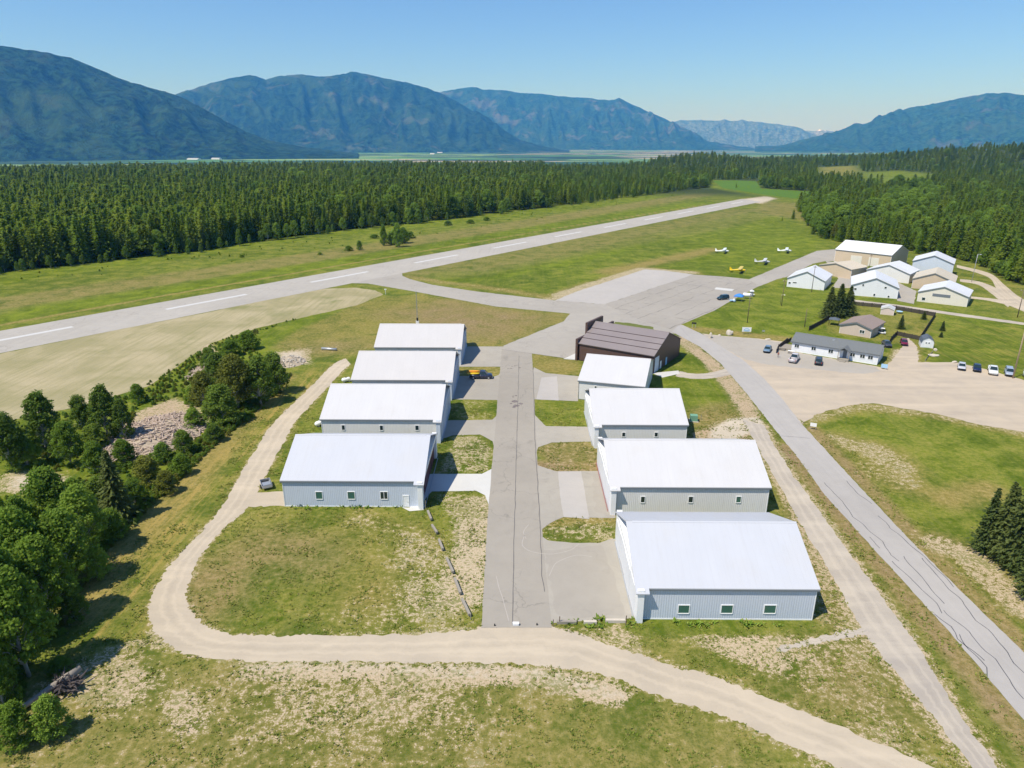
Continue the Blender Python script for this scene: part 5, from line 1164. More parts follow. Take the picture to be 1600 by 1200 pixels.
# uprooted stump
c = g(80, 1090); t = thing('uprooted_stump', 'uprooted tree stump with a sawn log at the lower left corner', 'stump', (c.x, c.y, 0), R(35))
q = MB(); q.tube([(-4.8, -1.6, .3), (-2.4, -.6, .6), (0, .4, .9), (1.8, 1.1, 1.1), (3.2, 1.7, 1.3)], [.15, .3, .4, .5, .35], 10); part('trunk', q, simple('old_log', (.27, .235, .19), .9, var=.4, scale=2.5), t, True)
q = MB(); r_ = random.Random(4)
for k in range(130):
    d_ = Vector((r_.gauss(0, 1), r_.gauss(0, 1), r_.gauss(0, .8))).normalized(); L_ = r_.uniform(.7, 1.7); b_ = Vector((1.6 + r_.gauss(0, .5), .2 + r_.gauss(0, .5), .8))
    q.tube([b_ + d_ * .3, b_ + d_ * L_ * .6 + Vector((0, 0, r_.uniform(-.2, .2))), b_ + d_ * L_], [.16, .09, .02], 5)
part('roots', q, simple('dark_roots', (.09, .075, .07), .95, var=.4), t)
q = MB(); q.tube([(.2, -.7, .7), (-.6, -.9, .75)], .38, 14); part('sawn_end', q, simple('fresh_cut_wood', (.50, .31, .12), .9), t)
# fence round the garden
def fence(label, pts, h_=1.5, mat='fence', gap=2.4):
    P_ = [g(*p_) for p_ in pts]; t = thing('board_fence', label, 'fence', (P_[0].x, P_[0].y, 0)); o = P_[0]; rr = random.Random(len(pts))
    q = MB()
    for a_, b_ in zip(P_, P_[1:]):
        D = b_ - a_; n_ = max(1, int(D.length / gap)); nb = int(D.length / .3); u = D.normalized(); s_ = Vector((-u.y, u.x, 0)) * .02
        for k in range(nb):
            p0 = a_ + D * (k + .06) / nb - o; p1 = a_ + D * (k + .94) / nb - o; hh = h_ + rr.uniform(-.04, .04)
            q.loft([[tuple(p_ - s_ + Vector((0, 0, .08))), tuple(p_ + s_ + Vector((0, 0, .08))), tuple(p_ + s_ + Vector((0, 0, hh))), tuple(p_ - s_ + Vector((0, 0, hh)))] for p_ in (p0, p1)])
        for k in range(n_ + 1):
            p_ = a_ + D * k / n_ - o; r_ = MB(); r_.box(p_.x - .07, p_.x + .07, p_.y + .03, p_.y + .17, 0, h_ + .1); part('post', r_, M[mat], t)
    part('boards', q, M[mat], t)
fence('dark board fence along the back and right of the garden', [(1334, 477), (1376, 481), (1400, 484), (1461, 494.5), (1438, 530)])
fence('dark board fence left of the tan house', [(1306, 492), (1285, 506), (1264, 517)], 1.6)
fence('short dark fence along the front of the garden', [(1401, 524), (1412, 526.5), (1438, 532)], 1.4)
fence('dark fence beside the right end of the office', [(1401, 524), (1392, 533), (1388, 541)], 1.5)
fence('low brown fence round the office deck', [(1213, 552), (1216, 545), (1236, 533)], 1.3)
fence('pale low rail from the barn shed to the gravel lot', [(1457, 551), (1450, 558), (1446, 564)], .5, 'wood')
# trampoline ring & bench in the garden, tree stump by the fence
c = g(1405, 489.5); t = thing('garden_table', 'small round pale blue table behind the slender garden conifer', 'table', (c.x, c.y, 0)); q = MB(); q.tube([(0, 0, .7), (0, 0, .78)], 1.1, 18); part('tabletop', q, M['blue_pale'], t)
for k in range(4): q = MB(); a_ = k * 1.57 + .4; q.tube([(.8 * math.cos(a_), .8 * math.sin(a_), 0), (.8 * math.cos(a_), .8 * math.sin(a_), .7)], .05, 6); part('leg', q, M['steel'], t)
c = g(1311, 510); t = thing('gazebo', 'small dark garden canopy left of the tan house', 'gazebo', (c.x - 1, c.y + 2, 0), R(-30)); q = MB(); q.add([(-1.7, -1.7, 2.1), (1.7, -1.7, 2.1), (1.7, 1.7, 2.1), (-1.7, 1.7, 2.1), (0, 0, 2.8)], [(0, 1, 4), (1, 2, 4), (2, 3, 4), (3, 0, 4), (3, 2, 1, 0)]); part('roof', q, M['shingle_blue'], t)
for x in (-1.5, 1.5):
    for y in (-1.5, 1.5): q = MB(); q.tube([(x, y, 0), (x, y, 2.1)], .06, 6); part('leg', q, M['black'], t)
# picnic table on the deck front
for i, (p_, lb) in enumerate((((1236, 552), 'picnic table with white top right on the office deck corner'), ((1222, 547), 'picnic table at the left of the office deck'))):
    c = g(*p_); t = thing('picnic_table', lb, 'picnic table', (c.x, c.y, 0), R(-35), 'picnic tables by the office'); q = MB(); q.box(-1.0, 1.0, -.4, .4, .72, .78); part('tabletop', q, M['white' if i == 0 else 'wood'], t)
    for y in (-.75, .75): q = MB(); q.box(-1.0, 1.0, y - .14, y + .14, .42, .47); part('bench', q, M['wood'], t)
    for x in (-.7, .7):
        for y in (-1, 1): q = MB(); q.tube([(x, .8 * y, 0), (x, .3 * y, .74)], .05, 5); part('leg', q, M['wood'], t)
        q = MB(); q.box(x - .04, x + .04, -.85, .85, .38, .43); part('crossbar', q, M['wood'], t)
# person standing left of the deck
c = g(1215.5, 558.5)
def person(label, c, rz, top, legs):
    t = thing('person', label, 'person', (c.x, c.y, .03), rz)
    bm = bmesh.new(); sk = bm.verts.layers.skin.verify()
    J = dict(pel=(0, 0, .95), che=(0, 0, 1.32), nek=(0, 0, 1.48), hed=(0, .02, 1.62), top=(0, .01, 1.74), hl=(-.1, 0, .9), kl=(-.12, .03, .5), al=(-.12, 0, .09), tl=(-.13, .16, .04),
             hr=(.1, 0, .9), kr=(.12, .05, .5), ar=(.13, .02, .09), tr=(.14, .18, .04), sl=(-.19, 0, 1.4), el=(-.25, .02, 1.12), wl=(-.24, .1, .88), fl=(-.24, .14, .78), sr=(.19, 0, 1.4), er=(.25, .0, 1.12), wr=(.26, .08, .88), fr=(.26, .12, .78))
    Rr = dict(pel=.14, che=.155, nek=.06, hed=.1, top=.07, hl=.095, kl=.06, al=.045, tl=.035, sl=.06, el=.045, wl=.03, fl=.035)
    V = {k: bm.verts.new(p_) for k, p_ in J.items()}
    for k, v in V.items():
        r_ = Rr.get(k, Rr.get(k[:-1] + 'l', .05)); v[sk].radius = (r_, r_ * .8)
    V['pel'][sk].use_root = True
    for a_, b_ in ('pel che', 'che nek', 'nek hed', 'hed top', 'pel hl', 'hl kl', 'kl al', 'al tl', 'pel hr', 'hr kr', 'kr ar', 'ar tr', 'che sl', 'sl el', 'el wl', 'wl fl', 'che sr', 'sr er', 'er wr', 'wr fr') and [s_.split() for s_ in ('pel che', 'che nek', 'nek hed', 'hed top', 'pel hl', 'hl kl', 'kl al', 'al tl', 'pel hr', 'hr kr', 'kr ar', 'ar tr', 'che sl', 'sl el', 'el wl', 'wl fl', 'che sr', 'sr er', 'er wr', 'wr fr')]:
        bm.edges.new((V[a_], V[b_]))
    me = bpy.data.meshes.new('body'); bm.to_mesh(me); bm.free()
    mm = NT('clothed_body', .8); sp = mm.n.new('ShaderNodeSeparateXYZ'); mm.L(mm.obj(), sp.inputs[0])
    cl = mm.mix(mm.step(sp.outputs[2], .93, .95), legs, top); cl = mm.mix(mm.step(sp.outputs[2], 1.47, 1.49), cl, (.45, .28, .2)); mm.color(cl)
    me.materials.append(mm.mat); o = put('body', me, t)
    o.modifiers.new('skin', 'SKIN'); s_ = o.modifiers.new('sub', 'SUBSURF'); s_.levels = s_.render_levels = 2
    q = MB(); q.tube([(0, -.01, 1.66), (0, -.015, 1.74), (0, -.01, 1.79)], [.115, .105, .04], 12); part('hair', q, M['bark'], t, True)
person('person in a reddish-brown shirt standing left of the office deck', c, R(160), (.32, .10, .06), (.10, .09, .10))

# ------------------------------------------------------------------ trees
def conifer(seed, h, rmax, tiers, nb, leaf, droop=.25, start=.08, power=.85, ragged=.25, needles=4):
    r_ = random.Random(seed); V = []; F = []
    for i in range(tiers):
        t = (i + r_.random() * .6) / tiers; z = h * (start + (1 - start) * t)
        rad = rmax * (1 - t) ** power * (1 + r_.uniform(-ragged, ragged)) + .08 * leaf
        k_ = max(3, int(nb * (0.35 + .65 * (1 - t))))
        a0 = r_.random() * 6.28
        for b_ in range(k_):
            if r_.random() < .1: continue
            a = a0 + 6.283 * b_ / k_ + r_.uniform(-.25, .25); L_ = rad * r_.uniform(.65, 1.12)
            ca, sa = math.cos(a), math.sin(a)
            for s in range(needles):
                u = (s + r_.uniform(.35, 1.0)) / needles; rr = L_ * u
                px_, py_ = ca * rr, sa * rr; pz = z - droop * rr + .12 * L_ * u * u + r_.uniform(-.12, .12) * leaf
                w_ = leaf * (1.05 - .55 * u) * r_.uniform(.7, 1.2); l_ = leaf * r_.uniform(.9, 1.5)
                tw = r_.uniform(-.9, .9); ad = a + r_.uniform(-.6, .6); tilt = r_.uniform(-.65, .15)
                dx, dy, dz = math.cos(ad) * math.cos(tilt), math.sin(ad) * math.cos(tilt), math.sin(tilt)
                sx_, sy_, sz_ = -math.sin(ad) * math.cos(tw), math.cos(ad) * math.cos(tw), math.sin(tw)
                o = len(V)
                V.append((px_ - dx * l_ * .45, py_ - dy * l_ * .45, pz - dz * l_ * .45))
                V.append((px_ + sx_ * w_ * .5, py_ + sy_ * w_ * .5, pz + sz_ * w_ * .5))
                V.append((px_ + dx * l_ * .6, py_ + dy * l_ * .6, pz + dz * l_ * .6))
                V.append((px_ - sx_ * w_ * .5, py_ - sy_ * w_ * .5, pz - sz_ * w_ * .5))
                F.append((o, o + 1, o + 2, o + 3))
    me = bpy.data.meshes.new('crown'); me.from_pydata(V, [], F); return me
def broad(seed, h, rx, n_clump, n_leaf, leaf, base=.25, flat=1.0, droopy=0.0):
    """crown = leaf clumps around limb ends; returns crown mesh and limb mesh"""
    r_ = random.Random(seed); V = []; F = []; tr = MB()
    tr.tube([(0, 0, 0), (r_.uniform(-.2, .2), r_.uniform(-.2, .2), h * .35), (r_.uniform(-.4, .4), r_.uniform(-.4, .4), h * .8)], [h * .018, h * .013, h * .004], 7)
    for c in range(n_clump):
        t = r_.random() ** .8; z = h * (base + (1 - base) * t)
        env = rx * min(1, (t / .22 + .25)) * (1 - t * .96) ** .55 * 1.12
        a = r_.uniform(0, 6.283); rr = env * math.sqrt(r_.random()) * .95
        cx, cy = rr * math.cos(a), rr * math.sin(a); cr_ = rx * r_.uniform(.10, .30)
        if r_.random() < .5: tr.tube([(0, 0, max(h * .12, z - rr * 1.1)), (cx * .6, cy * .6, z - rr * .25), (cx, cy, z)], [h * .006, h * .003, h * .0012], 4, cap=False)
        for k in range(n_leaf // n_clump):
            d = Vector((r_.gauss(0, 1), r_.gauss(0, 1), r_.gauss(0, 1))).normalized() * cr_ * (r_.random() ** .45)
            p = Vector((cx + d.x, cy + d.y, z + d.z * 1.0))
            if p.z < h * .04: p.z = h * .04 + r_.random() * .3
            n_ = (d.normalized() + Vector((r_.gauss(0, .7), r_.gauss(0, .7), .5 + r_.gauss(0, .6)))).normalized()
            u = n_.orthogonal().normalized(); w_ = n_.cross(u); th = r_.uniform(0, 6.28)
            u, w_ = u * math.cos(th) + w_ * math.sin(th), w_ * math.cos(th) - u * math.sin(th)
            l_ = leaf * r_.uniform(.6, 1.3); o = len(V)
            V += [tuple(p - u * l_ * .6), tuple(p + w_ * l_ * .42), tuple(p + u * l_ * .6), tuple(p - w_ * l_ * .42)]; F.append((o, o + 1, o + 2, o + 3))
    me = bpy.data.meshes.new('crown'); me.from_pydata(V, [], F); return me, tr
HOLD = []
def tree_proto(name, label, cat, crown_me, trunk_mb, mat, bark='bark', loc=(0, 0, 0), rz=0, sc=1, group=None):
    crown_me.materials.clear(); crown_me.materials.append(M[mat])
    t = thing(name, label, cat, loc, rz, group); t.scale = (sc, sc, sc) if not hasattr(sc, '__len__') else sc
    c = put('crown', crown_me, t); tk = part('trunk', trunk_mb, M[bark], t, True)
    return t
def ctrunk(h, r0): q = MB(); q.tube([(0, 0, -.2), (0, 0, h * .5), (0, 0, h * .97)], [r0, r0 * .6, .02], 7); return q

rng = random.Random(11)
# mid-distance prototypes, nominal 20 m, placed as real trees of the forest edge
PH = 20.0
mid = [(conifer(1, PH, 3.6, 30, 13, 1.05, power=.72, needles=4), 'fir'), (conifer(2, PH, 3.0, 30, 12, .95, droop=.35, power=.7, needles=4), 'fir'), (conifer(3, PH, 4.0, 26, 12, 1.15, droop=.05, start=.2, power=.48, ragged=.4, needles=4), 'pine'),
       (conifer(4, PH, 3.5, 28, 12, 1.05, ragged=.35, power=.55, needles=4), 'pine'), (conifer(5, PH, 3.9, 28, 12, 1.1, droop=.4, power=.68, needles=4), 'spruce')]
def region_sample(n, xr, yr, test, mind=None):
    pass
# forest outlines on the ground
def wpoly(px): return gl(px)
left_edge = gl([(-420, 520), (-250, 468), (-120, 445), (0, 424), (100, 415), (200, 403), (300, 393), (400, 376), (500, 364), (600, 352), (657, 347), (780, 332), (920, 316), (1040, 301), (1108, 292)])
lp = left_edge + [tuple(g(1112, 281)[:2]), tuple(g(1182, 280)[:2]), tuple(g(1190, 268)[:2]), (900, 2900), (-2600, 2900), (-2600, 500)]
rp = gl([(1246, 326), (1262, 352), (1288, 374), (1320, 380), (1400, 388), (1440, 398), (1500, 405), (1545, 420), (1572, 438), (1600, 446), (1700, 480), (1900, 560)]) + [(3500, 300), (3500, 3600), (600, 3600)] + gl([(1182, 268), (1190, 294), (1290, 300), (1275, 314)])
clear = [gl([(1275, 265), (1340, 266), (1352, 273), (1350, 284), (1275, 280)]), gl([(1345, 272), (1400, 272), (1460, 276), (1455, 292), (1400, 296), (1345, 290)])]
pts = []
nr = np.random.RandomState(5)
def scatter_poly(poly, n, dens_far=1.0):
    P_ = np.array(poly); lo, hi = P_.min(0), P_.max(0)
    # polar sampling so that density falls with distance
    az = nr.uniform(-56, 54, n) * math.pi / 180; rr = 230 * (3300 / 230) ** (nr.uniform(0, 1, n)) ** .86
    x = rr * np.sin(az); y = rr * np.cos(az); ok = inpoly(x, y, poly)
    for c_ in clear: ok &= ~inpoly(x, y, c_)
    ok &= terr(x, y) > -35
    return x[ok], y[ok], rr[ok]
xs, ys, rs = scatter_poly(lp, 190000); xs2, ys2, rs2 = scatter_poly(rp, 190000)
xs = np.concatenate([xs, xs2]); ys = np.concatenate([ys, ys2])
# thin by a grid so that trunks keep a natural spacing (4 m near, 9 m far)
grid = {}; keep = []
for i in range(len(xs)):
    d_ = math.hypot(xs[i], ys[i]); s_ = 4.3 + max(0, d_ - 500) * .0040
    k_ = (int(s_ * 2), int(xs[i] // s_), int(ys[i] // s_))
    if k_ in grid: continue
    grid[k_] = 1; keep.append(i)
xs, ys = xs[keep], ys[keep]; zs = terr(xs, ys)
hs = np.clip(nr.normal(18.6, 3.2, len(xs)), 9, 26)
hs[xs > 60] *= nr.uniform(.52, .9, (xs > 60).sum())
# size in the photo, frame test
cand = []
for i in range(len(xs)):
    X, Y, Z = xs[i], ys[i], zs[i]; u, v, dep = proj(X, Y, Z + hs[i] * .5)
    if -700 < u < 2300 and dep > 0: cand.append((dep / hs[i] * (1 if -10 < u < 1610 else 50), i))
    else: cand.append((1e9, i))
cand.sort(); cand = [c_ for c_ in cand if c_[0] < 1e8]
NIND = 262
ind = [i for _, i in cand[:NIND]]; rest = [i for _, i in cand[NIND:]]
protoT = []
LBL = {'fir': 'dark green fir in the dense front ranks of the forest', 'pine': 'olive green pine with ragged crown in the front ranks of the forest', 'spruce': 'blue-green drooping spruce in the front ranks of the forest'}
GRP = {'fir': 'firs at the forest edge', 'pine': 'pines at the forest edge', 'spruce': 'spruces at the forest edge'}
for j, i in enumerate(ind):
    k = j % 5 if j < 5 else rng.randrange(5)
    loc = (float(xs[i]), float(ys[i]), float(zs[i]) - .1); s_ = float(hs[i]) / PH; w_ = s_ * rng.uniform(.95, 1.35)
    if j < 5:
        me_, mt = mid[k]
        protoT.append(tree_proto({'fir': 'fir_tree', 'pine': 'pine_tree', 'spruce': 'spruce_tree'}[mt], LBL[mt], 'tree', me_, ctrunk(PH, .26), mt, loc=loc, rz=rng.uniform(0, 6.28), sc=(w_, w_, s_), group=GRP[mt]))
    else:
        copy_tree(protoT[k], loc, rng.uniform(0, 6.28), (w_, w_, s_))
def scatter(name, label, P_, rot, scl, idx, protos, cat=None):
    me_ = bpy.data.meshes.new(name); me_.vertices.add(len(P_)); me_.vertices.foreach_set('co', np.asarray(P_, np.float32).ravel())
    for nm, tp, arr in (('rot', 'FLOAT_VECTOR', rot), ('scl', 'FLOAT_VECTOR', scl)):
        a_ = me_.attributes.new(nm, tp, 'POINT'); a_.data.foreach_set('vector', np.asarray(arr, np.float32).ravel())
    a_ = me_.attributes.new('idx', 'INT', 'POINT'); a_.data.foreach_set('value', np.asarray(idx, np.int32))
    o = put(name, me_); ng = bpy.data.node_groups.new(name, 'GeometryNodeTree')
    ng.interface.new_socket('Geometry', in_out='INPUT', socket_type='NodeSocketGeometry'); ng.interface.new_socket('Geometry', in_out='OUTPUT', socket_type='NodeSocketGeometry')
    N = ng.nodes; gi = N.new('NodeGroupInput'); go = N.new('NodeGroupOutput'); ip = N.new('GeometryNodeInstanceOnPoints'); jn = N.new('GeometryNodeJoinGeometry')
    ng.links.new(gi.outputs[0], ip.inputs['Points'])
    for p_ in reversed(protos):
        oi = N.new('GeometryNodeObjectInfo'); oi.inputs['Object'].default_value = p_; oi.inputs['As Instance'].default_value = True
        ng.links.new(oi.outputs['Geometry'], jn.inputs[0])
    ng.links.new(jn.outputs[0], ip.inputs['Instance']); ip.inputs['Pick Instance'].default_value = True
    for nm, dt, sk in (('rot', 'FLOAT_VECTOR', 'Rotation'), ('scl', 'FLOAT_VECTOR', 'Scale'), ('idx', 'INT', 'Instance Index')):
        na = N.new('GeometryNodeInputNamedAttribute'); na.data_type = dt; na.inputs['Name'].default_value = nm
        ng.links.new(na.outputs[0], ip.inputs[sk])
    ng.links.new(ip.outputs[0], go.inputs[0])
    md = o.modifiers.new('scatter', 'NODES'); md.node_group = ng
    return tag(o, label, cat, kind='stuff')
crowns = [[c_ for c_ in t_.children if c_.name.startswith('crown')][0] for t_ in protoT]
Pf = np.stack([xs[rest], ys[rest], zs[rest] - .1], 1); n_ = len(rest)
sf = hs[rest] / PH; dfar = np.hypot(xs[rest], ys[rest]); wf = sf * nr.uniform(.95, 1.35, n_) * (1 + np.clip((dfar - 600) / 2500, 0, .9))
if True: pass
def _forest(crowns_):
    cl_ = np.array([mnoise.noise(Vector((a_ / 90, b_ / 90, 2))) for a_, b_ in zip(Pf[:, 0], Pf[:, 1])])
    ix = np.where(nr.uniform(0, 1, n_) < np.where(dfar > 1150, .02, np.where(Pf[:, 0] > 60, .13 + .8 * cl_, .04 + .3 * cl_)), nr.randint(5, 7, n_), nr.randint(0, 5, n_))
    for pl_ in ([(1355, 335), (1400, 312), (1440, 300), (1475, 312), (1455, 345), (1385, 352)], [(1255, 350), (1290, 345), (1310, 362), (1280, 372)], [(1470, 365), (1540, 360), (1545, 395), (1480, 392)], [(1420, 385), (1450, 380), (1455, 392), (1425, 394)]):
        inn = inpoly(Pf[:, 0], Pf[:, 1], gl(pl_)); ix = np.where(inn & (nr.uniform(0, 1, n_) < .8), 5, ix)
    k_ = np.where(ix > 4, nr.uniform(1.4, 2.1, n_), 1.0)
    scatter('forest', 'dense conifer forest stretching back behind the runway and the hangars', Pf, np.stack([np.zeros(n_), np.zeros(n_), nr.uniform(0, 6.28, n_)], 1), np.stack([wf * k_, wf * k_, sf * k_], 1), ix, crowns_)
print('forest', len(ind), n_)

# broadleaf trees: prototypes are real trees of the grove
BH = 10.0
c1, t1 = broad(21, BH, 3.4, 170, 9500, .30); c2, t2 = broad(22, BH, 2.6, 150, 8000, .28, base=.12); c3, t3 = broad(23, BH, 4.0, 170, 9500, .33, base=.06)
def place_px(base, topy, wid_px, nominal_w, nominal_h=BH):
    c = g(*base); h_ = hgt(base, (base[0], topy)); dep = proj(c.x, c.y, 1)[2]
    return (c.x, c.y, -.05), (wid_px / FOC * dep / nominal_w, h_ / nominal_h)
grove = [  # base px, top y, width px, kind (0,1 tree, 2 bushy), material, label
    ((78, 712), 619, 62, 1, 'leaf_dark', 'tall dark leafy tree at the hay field corner of the grove'),
    ((20, 735), 652, 66, 0, 'leaf_dark', 'broad leafy tree at the left frame edge below the hay field'),
    ((130, 668), 622, 42, 2, 'leaf_dark', 'rounded leafy tree between the two tall ones by the hay field'),
    ((172, 690), 608, 52, 1, 'leaf_dark', 'tall dark tree just left of the big brush pile'),
    ((198, 692), 628, 34, 1, 'leaf_dark', 'slim tree touching the left side of the big brush pile'),
    ((112, 728), 664, 50, 0, 'leaf', 'mid-green tree left of the pale clearing'),
    ((152, 738), 694, 46, 2, 'leaf', 'low round tree above the blue-green spruce'),
    ((196, 726), 690, 44, 2, 'leaf', 'low bushy tree below the big brush pile'),
    ((45, 730), 692, 56, 2, 'leaf', 'wide bushy tree above the pale sandy clearing'),
    ((217, 629), 602, 30, 2, 'leaf', 'lone round bush at the edge of the hay field'),
    ((289, 711), 675, 40, 2, 'leaf_dark', 'round dark bush right of the brush pile'),
    ((232, 756), 716, 52, 2, 'leaf_olive', 'light olive bush beside the spruce'),
    ((262, 770), 738, 40, 2, 'leaf_olive', 'small olive bush near the mown strip'),
    ((348, 662), 606, 66, 2, 'leaf_dark', 'dark bushy tree at the near end of the dense clump'),
    ((322, 645), 585, 46, 0, 'leaf_olive', 'olive tree at the left side of the dense clump'),
    ((372, 640), 560, 64, 0, 'leaf_olive', 'tallest olive tree in the centre of the dense clump'),
    ((345, 618), 556, 50, 0, 'leaf_dark', 'dark tree behind the centre of the dense clump'),
    ((408, 632), 562, 54, 1, 'leaf_dark', 'dark tree at the right front of the dense clump'),
    ((432, 614), 556, 50, 2, 'leaf_dark', 'dark tree at the right end of the dense clump beside the rubble'),
    ((330, 578), 546, 34, 2, 'leaf_dark', 'dark bush at the far left of the dense clump'),
    ((388, 546), 519, 38, 2, 'leaf', 'green bush on the bank below the hay field'),
    ((362, 556), 533, 34, 2, 'leaf', 'small green bush left of the one on the bank'),
    ((92, 850), 740, 84, 0, 'leaf', 'leafy tree in front of the sandy clearing'),
    ((50, 880), 782, 56, 1, 'leaf', 'leafy tree left of the one before the clearing'),
    ((140, 868), 768, 76, 0, 'leaf', 'broad tree above the mown strip, left of the spruce shadow'),
    ((12, 866), 782, 54, 0, 'leaf', 'leafy tree cut by the left frame edge in mid grove'),
    ((112, 915), 806, 92, 0, 'leaf', 'large broad tree overhanging the mown strip'),
    ((48, 935), 806, 104, 0, 'leaf', 'very broad leafy tree deep in the lower grove'),
    ((0, 930), 820, 84, 1, 'leaf', 'dense tree against the left edge of the lower grove'),
    ((82, 975), 850, 100, 0, 'leaf', 'tall leafy tree casting the long shadow on the mown strip'),
    ((20, 1010), 862, 104, 0, 'leaf', 'tall leafy tree at the lower left edge'),
    ((46, 1057), 905, 112, 0, 'leaf', 'pale-barked tree standing above the uprooted stump'),
    ((-25, 1090), 940, 120, 1, 'leaf', 'leafy tree mostly outside the left frame edge'),
    ((8, 1110), 1022, 64, 2, 'leaf', 'green bush at the left edge beside the stump'),
    ((84, 1150), 1094, 62, 2, 'leaf_light', 'yellow-green bush in front of the uprooted stump'),
    ((30, 1165), 1105, 70, 2, 'leaf', 'green bush in the lower left corner'),
    ((60, 1000), 965, 46, 2, 'leaf', 'low green bush in the shade right of the pale-barked tree'),
    ((95, 1048), 1030, 40, 2, 'leaf', 'low ground shrub behind the stump'),
]
for b_, ty_, w_, m_, l_ in [((62, 700), 664, 44, 'leaf_dark', 'dark bush between the two tallest trees by the hay field'), ((95, 705), 668, 40, 'leaf', 'green bush right of the tall corner tree'), ((150, 702), 666, 44, 'leaf_dark', 'dark bush left of the big brush pile'), ((256, 722), 694, 36, 'leaf_light', 'light green bush at the foot of the big brush pile'), ((285, 742), 712, 36, 'leaf', 'green bush at the mown strip right of the brush pile'),
        ((306, 632), 602, 36, 'leaf', 'green bush left of the dense clump'), ((304, 668), 640, 34, 'leaf', 'low green bush below the dense clump'), ((214, 792), 752, 44, 'leaf', 'green bush right of the blue-green spruce'), ((158, 800), 750, 50, 'leaf_dark', 'dark bush just left of the spruce'), ((120, 800), 752, 52, 'leaf', 'wide bush below the sandy clearing'),
        ((24, 700), 668, 44, 'leaf', 'green bush at the left edge under the hay field'), ((175, 842), 800, 56, 'leaf', 'bush overhanging the mown strip below the spruce'), ((336, 690), 664, 34, 'leaf_dark', 'low dark bush at the bend of the mown strip'), ((152, 902), 858, 56, 'leaf', 'bush at the shaded edge of the mown strip'), ((118, 968), 925, 50, 'leaf_dark', 'dark bush in the shade near the loop road')]:
    grove.append((b_, ty_, w_, 2, m_, l_))
bp = {}; meshes = {0: (c1, t1, 3.4 * 2), 1: (c2, t2, 2.6 * 2), 2: (c3, t3, 4.0 * 2)}
def grow(kind, mt, label, loc, sc, group, cat='tree', name='leafy_tree', bark='bark_pale'):
    key = (kind, mt)
    if key not in bp:
        cm, tm, _ = meshes[kind]; cm = cm.copy(); cm.name = 'crown'
        bp[key] = tree_proto(name, label, cat, cm, tm, mt, bark, loc=loc, rz=rng.uniform(0, 6.28), sc=sc, group=group); return bp[key]
    r_ = copy_tree(bp[key], loc, rng.uniform(0, 6.28), sc, label, group, cat); r_.name = name; return r_
for base, ty, wd, kd, mt, lb in grove:
    loc, (sw, sh_) = place_px(base, ty, wd, meshes[kd][2])
    bush = 'bush' in lb or 'shrub' in lb
    grow(kd, mt, lb, loc, (sw * 1.0, sw * 1.0, sh_ * 1.04), 'trees and bushes of the left grove', 'bush' if bush else 'tree', 'leafy_bush' if bush else 'leafy_tree')
# near conifers with finer needles
nc1 = conifer(31, 12, 3.0, 46, 17, .62, needles=7, ragged=.3); nc2 = conifer(32, 12, 3.0, 46, 15, .55, droop=.1, start=.06, power=.85, ragged=.45, needles=7)
def near_con(proto, base, ty, wd, label, group, nomw=6.2):
    loc, (sw, sh_) = place_px(base, ty, wd, nomw, 12)
    return loc, (sw, sw, sh_)
loc, sc = near_con(0, (187, 814), 704, 62, '', '')
spr = tree_proto('spruce_tree', 'dense blue-green spruce standing at the edge of the mown strip', 'tree', nc1, ctrunk(12, .2), 'pine_dark', loc=loc, rz=1, sc=sc)
edge = [((1536, 862), 762, 52), ((1556, 872), 752, 56), ((1577, 888), 738, 60), ((1600, 905), 722, 66), ((1618, 880), 715, 60), ((1596, 862), 735, 50), ((1625, 925), 770, 66), ((1570, 850), 760, 44), ((1640, 960), 790, 70), ((1605, 935), 812, 50)]
el = ['leftmost dark pine of the clump at the right edge', 'second pine from the left in the right edge clump', 'third pine from the left, tall and pointed, in the right edge clump', 'tallest pine of the right edge clump, cut by the frame', 'pine behind the tallest one at the right edge', 'slender pine tucked behind the right edge clump', 'low pine at the near end of the right edge clump', 'small dark pine behind the leftmost one', 'pine mostly outside the right frame edge', 'shorter pine in front at the right frame edge']
pn = None
for i, (b_, ty, wd) in enumerate(edge):
    loc, sc = near_con(1, b_, ty, wd, '', '', 6.4)
    if pn is None: pn = tree_proto('pine_tree', el[i], 'tree', nc2, ctrunk(12, .18), 'pine_dark', loc=loc, rz=2, sc=sc, group='pines at the right edge')
    else: copy_tree(pn, loc, rng.uniform(0, 6), sc, el[i], 'pines at the right edge')
for i, (b_, ty, wd) in enumerate([((1294, 497), 448, 32), ((1309, 495), 443, 32), ((1324, 493), 447, 30)]):
    loc, sc = near_con(0, b_, ty, wd, '', ''); copy_tree(spr, loc, rng.uniform(0, 6), sc, ['left fir of the three behind the office', 'middle fir of the three behind the office', 'right fir of the three behind the office'][i], 'three garden firs')
loc, sc = near_con(0, (1407, 514), 492, 13, '', ''); copy_tree(spr, loc, 1, sc, 'slender brownish conifer in the middle of the garden', 'small garden trees')
loc, sc = near_con(0, (1443, 499), 486, 10, '', ''); copy_tree(spr, loc, 1, sc, 'tiny fir by the back fence of the garden', 'small garden trees')
loc, sc = near_con(0, (1472, 517), 501, 10, '', ''); copy_tree(spr, loc, 3, sc, 'thin sapling on the lawn right of the garden fence', 'small garden trees')
loc, sc = near_con(0, (1470, 527), 518, 8, '', ''); copy_tree(spr, loc, 4, sc, 'smallest sapling above the barn shed', 'small garden trees')
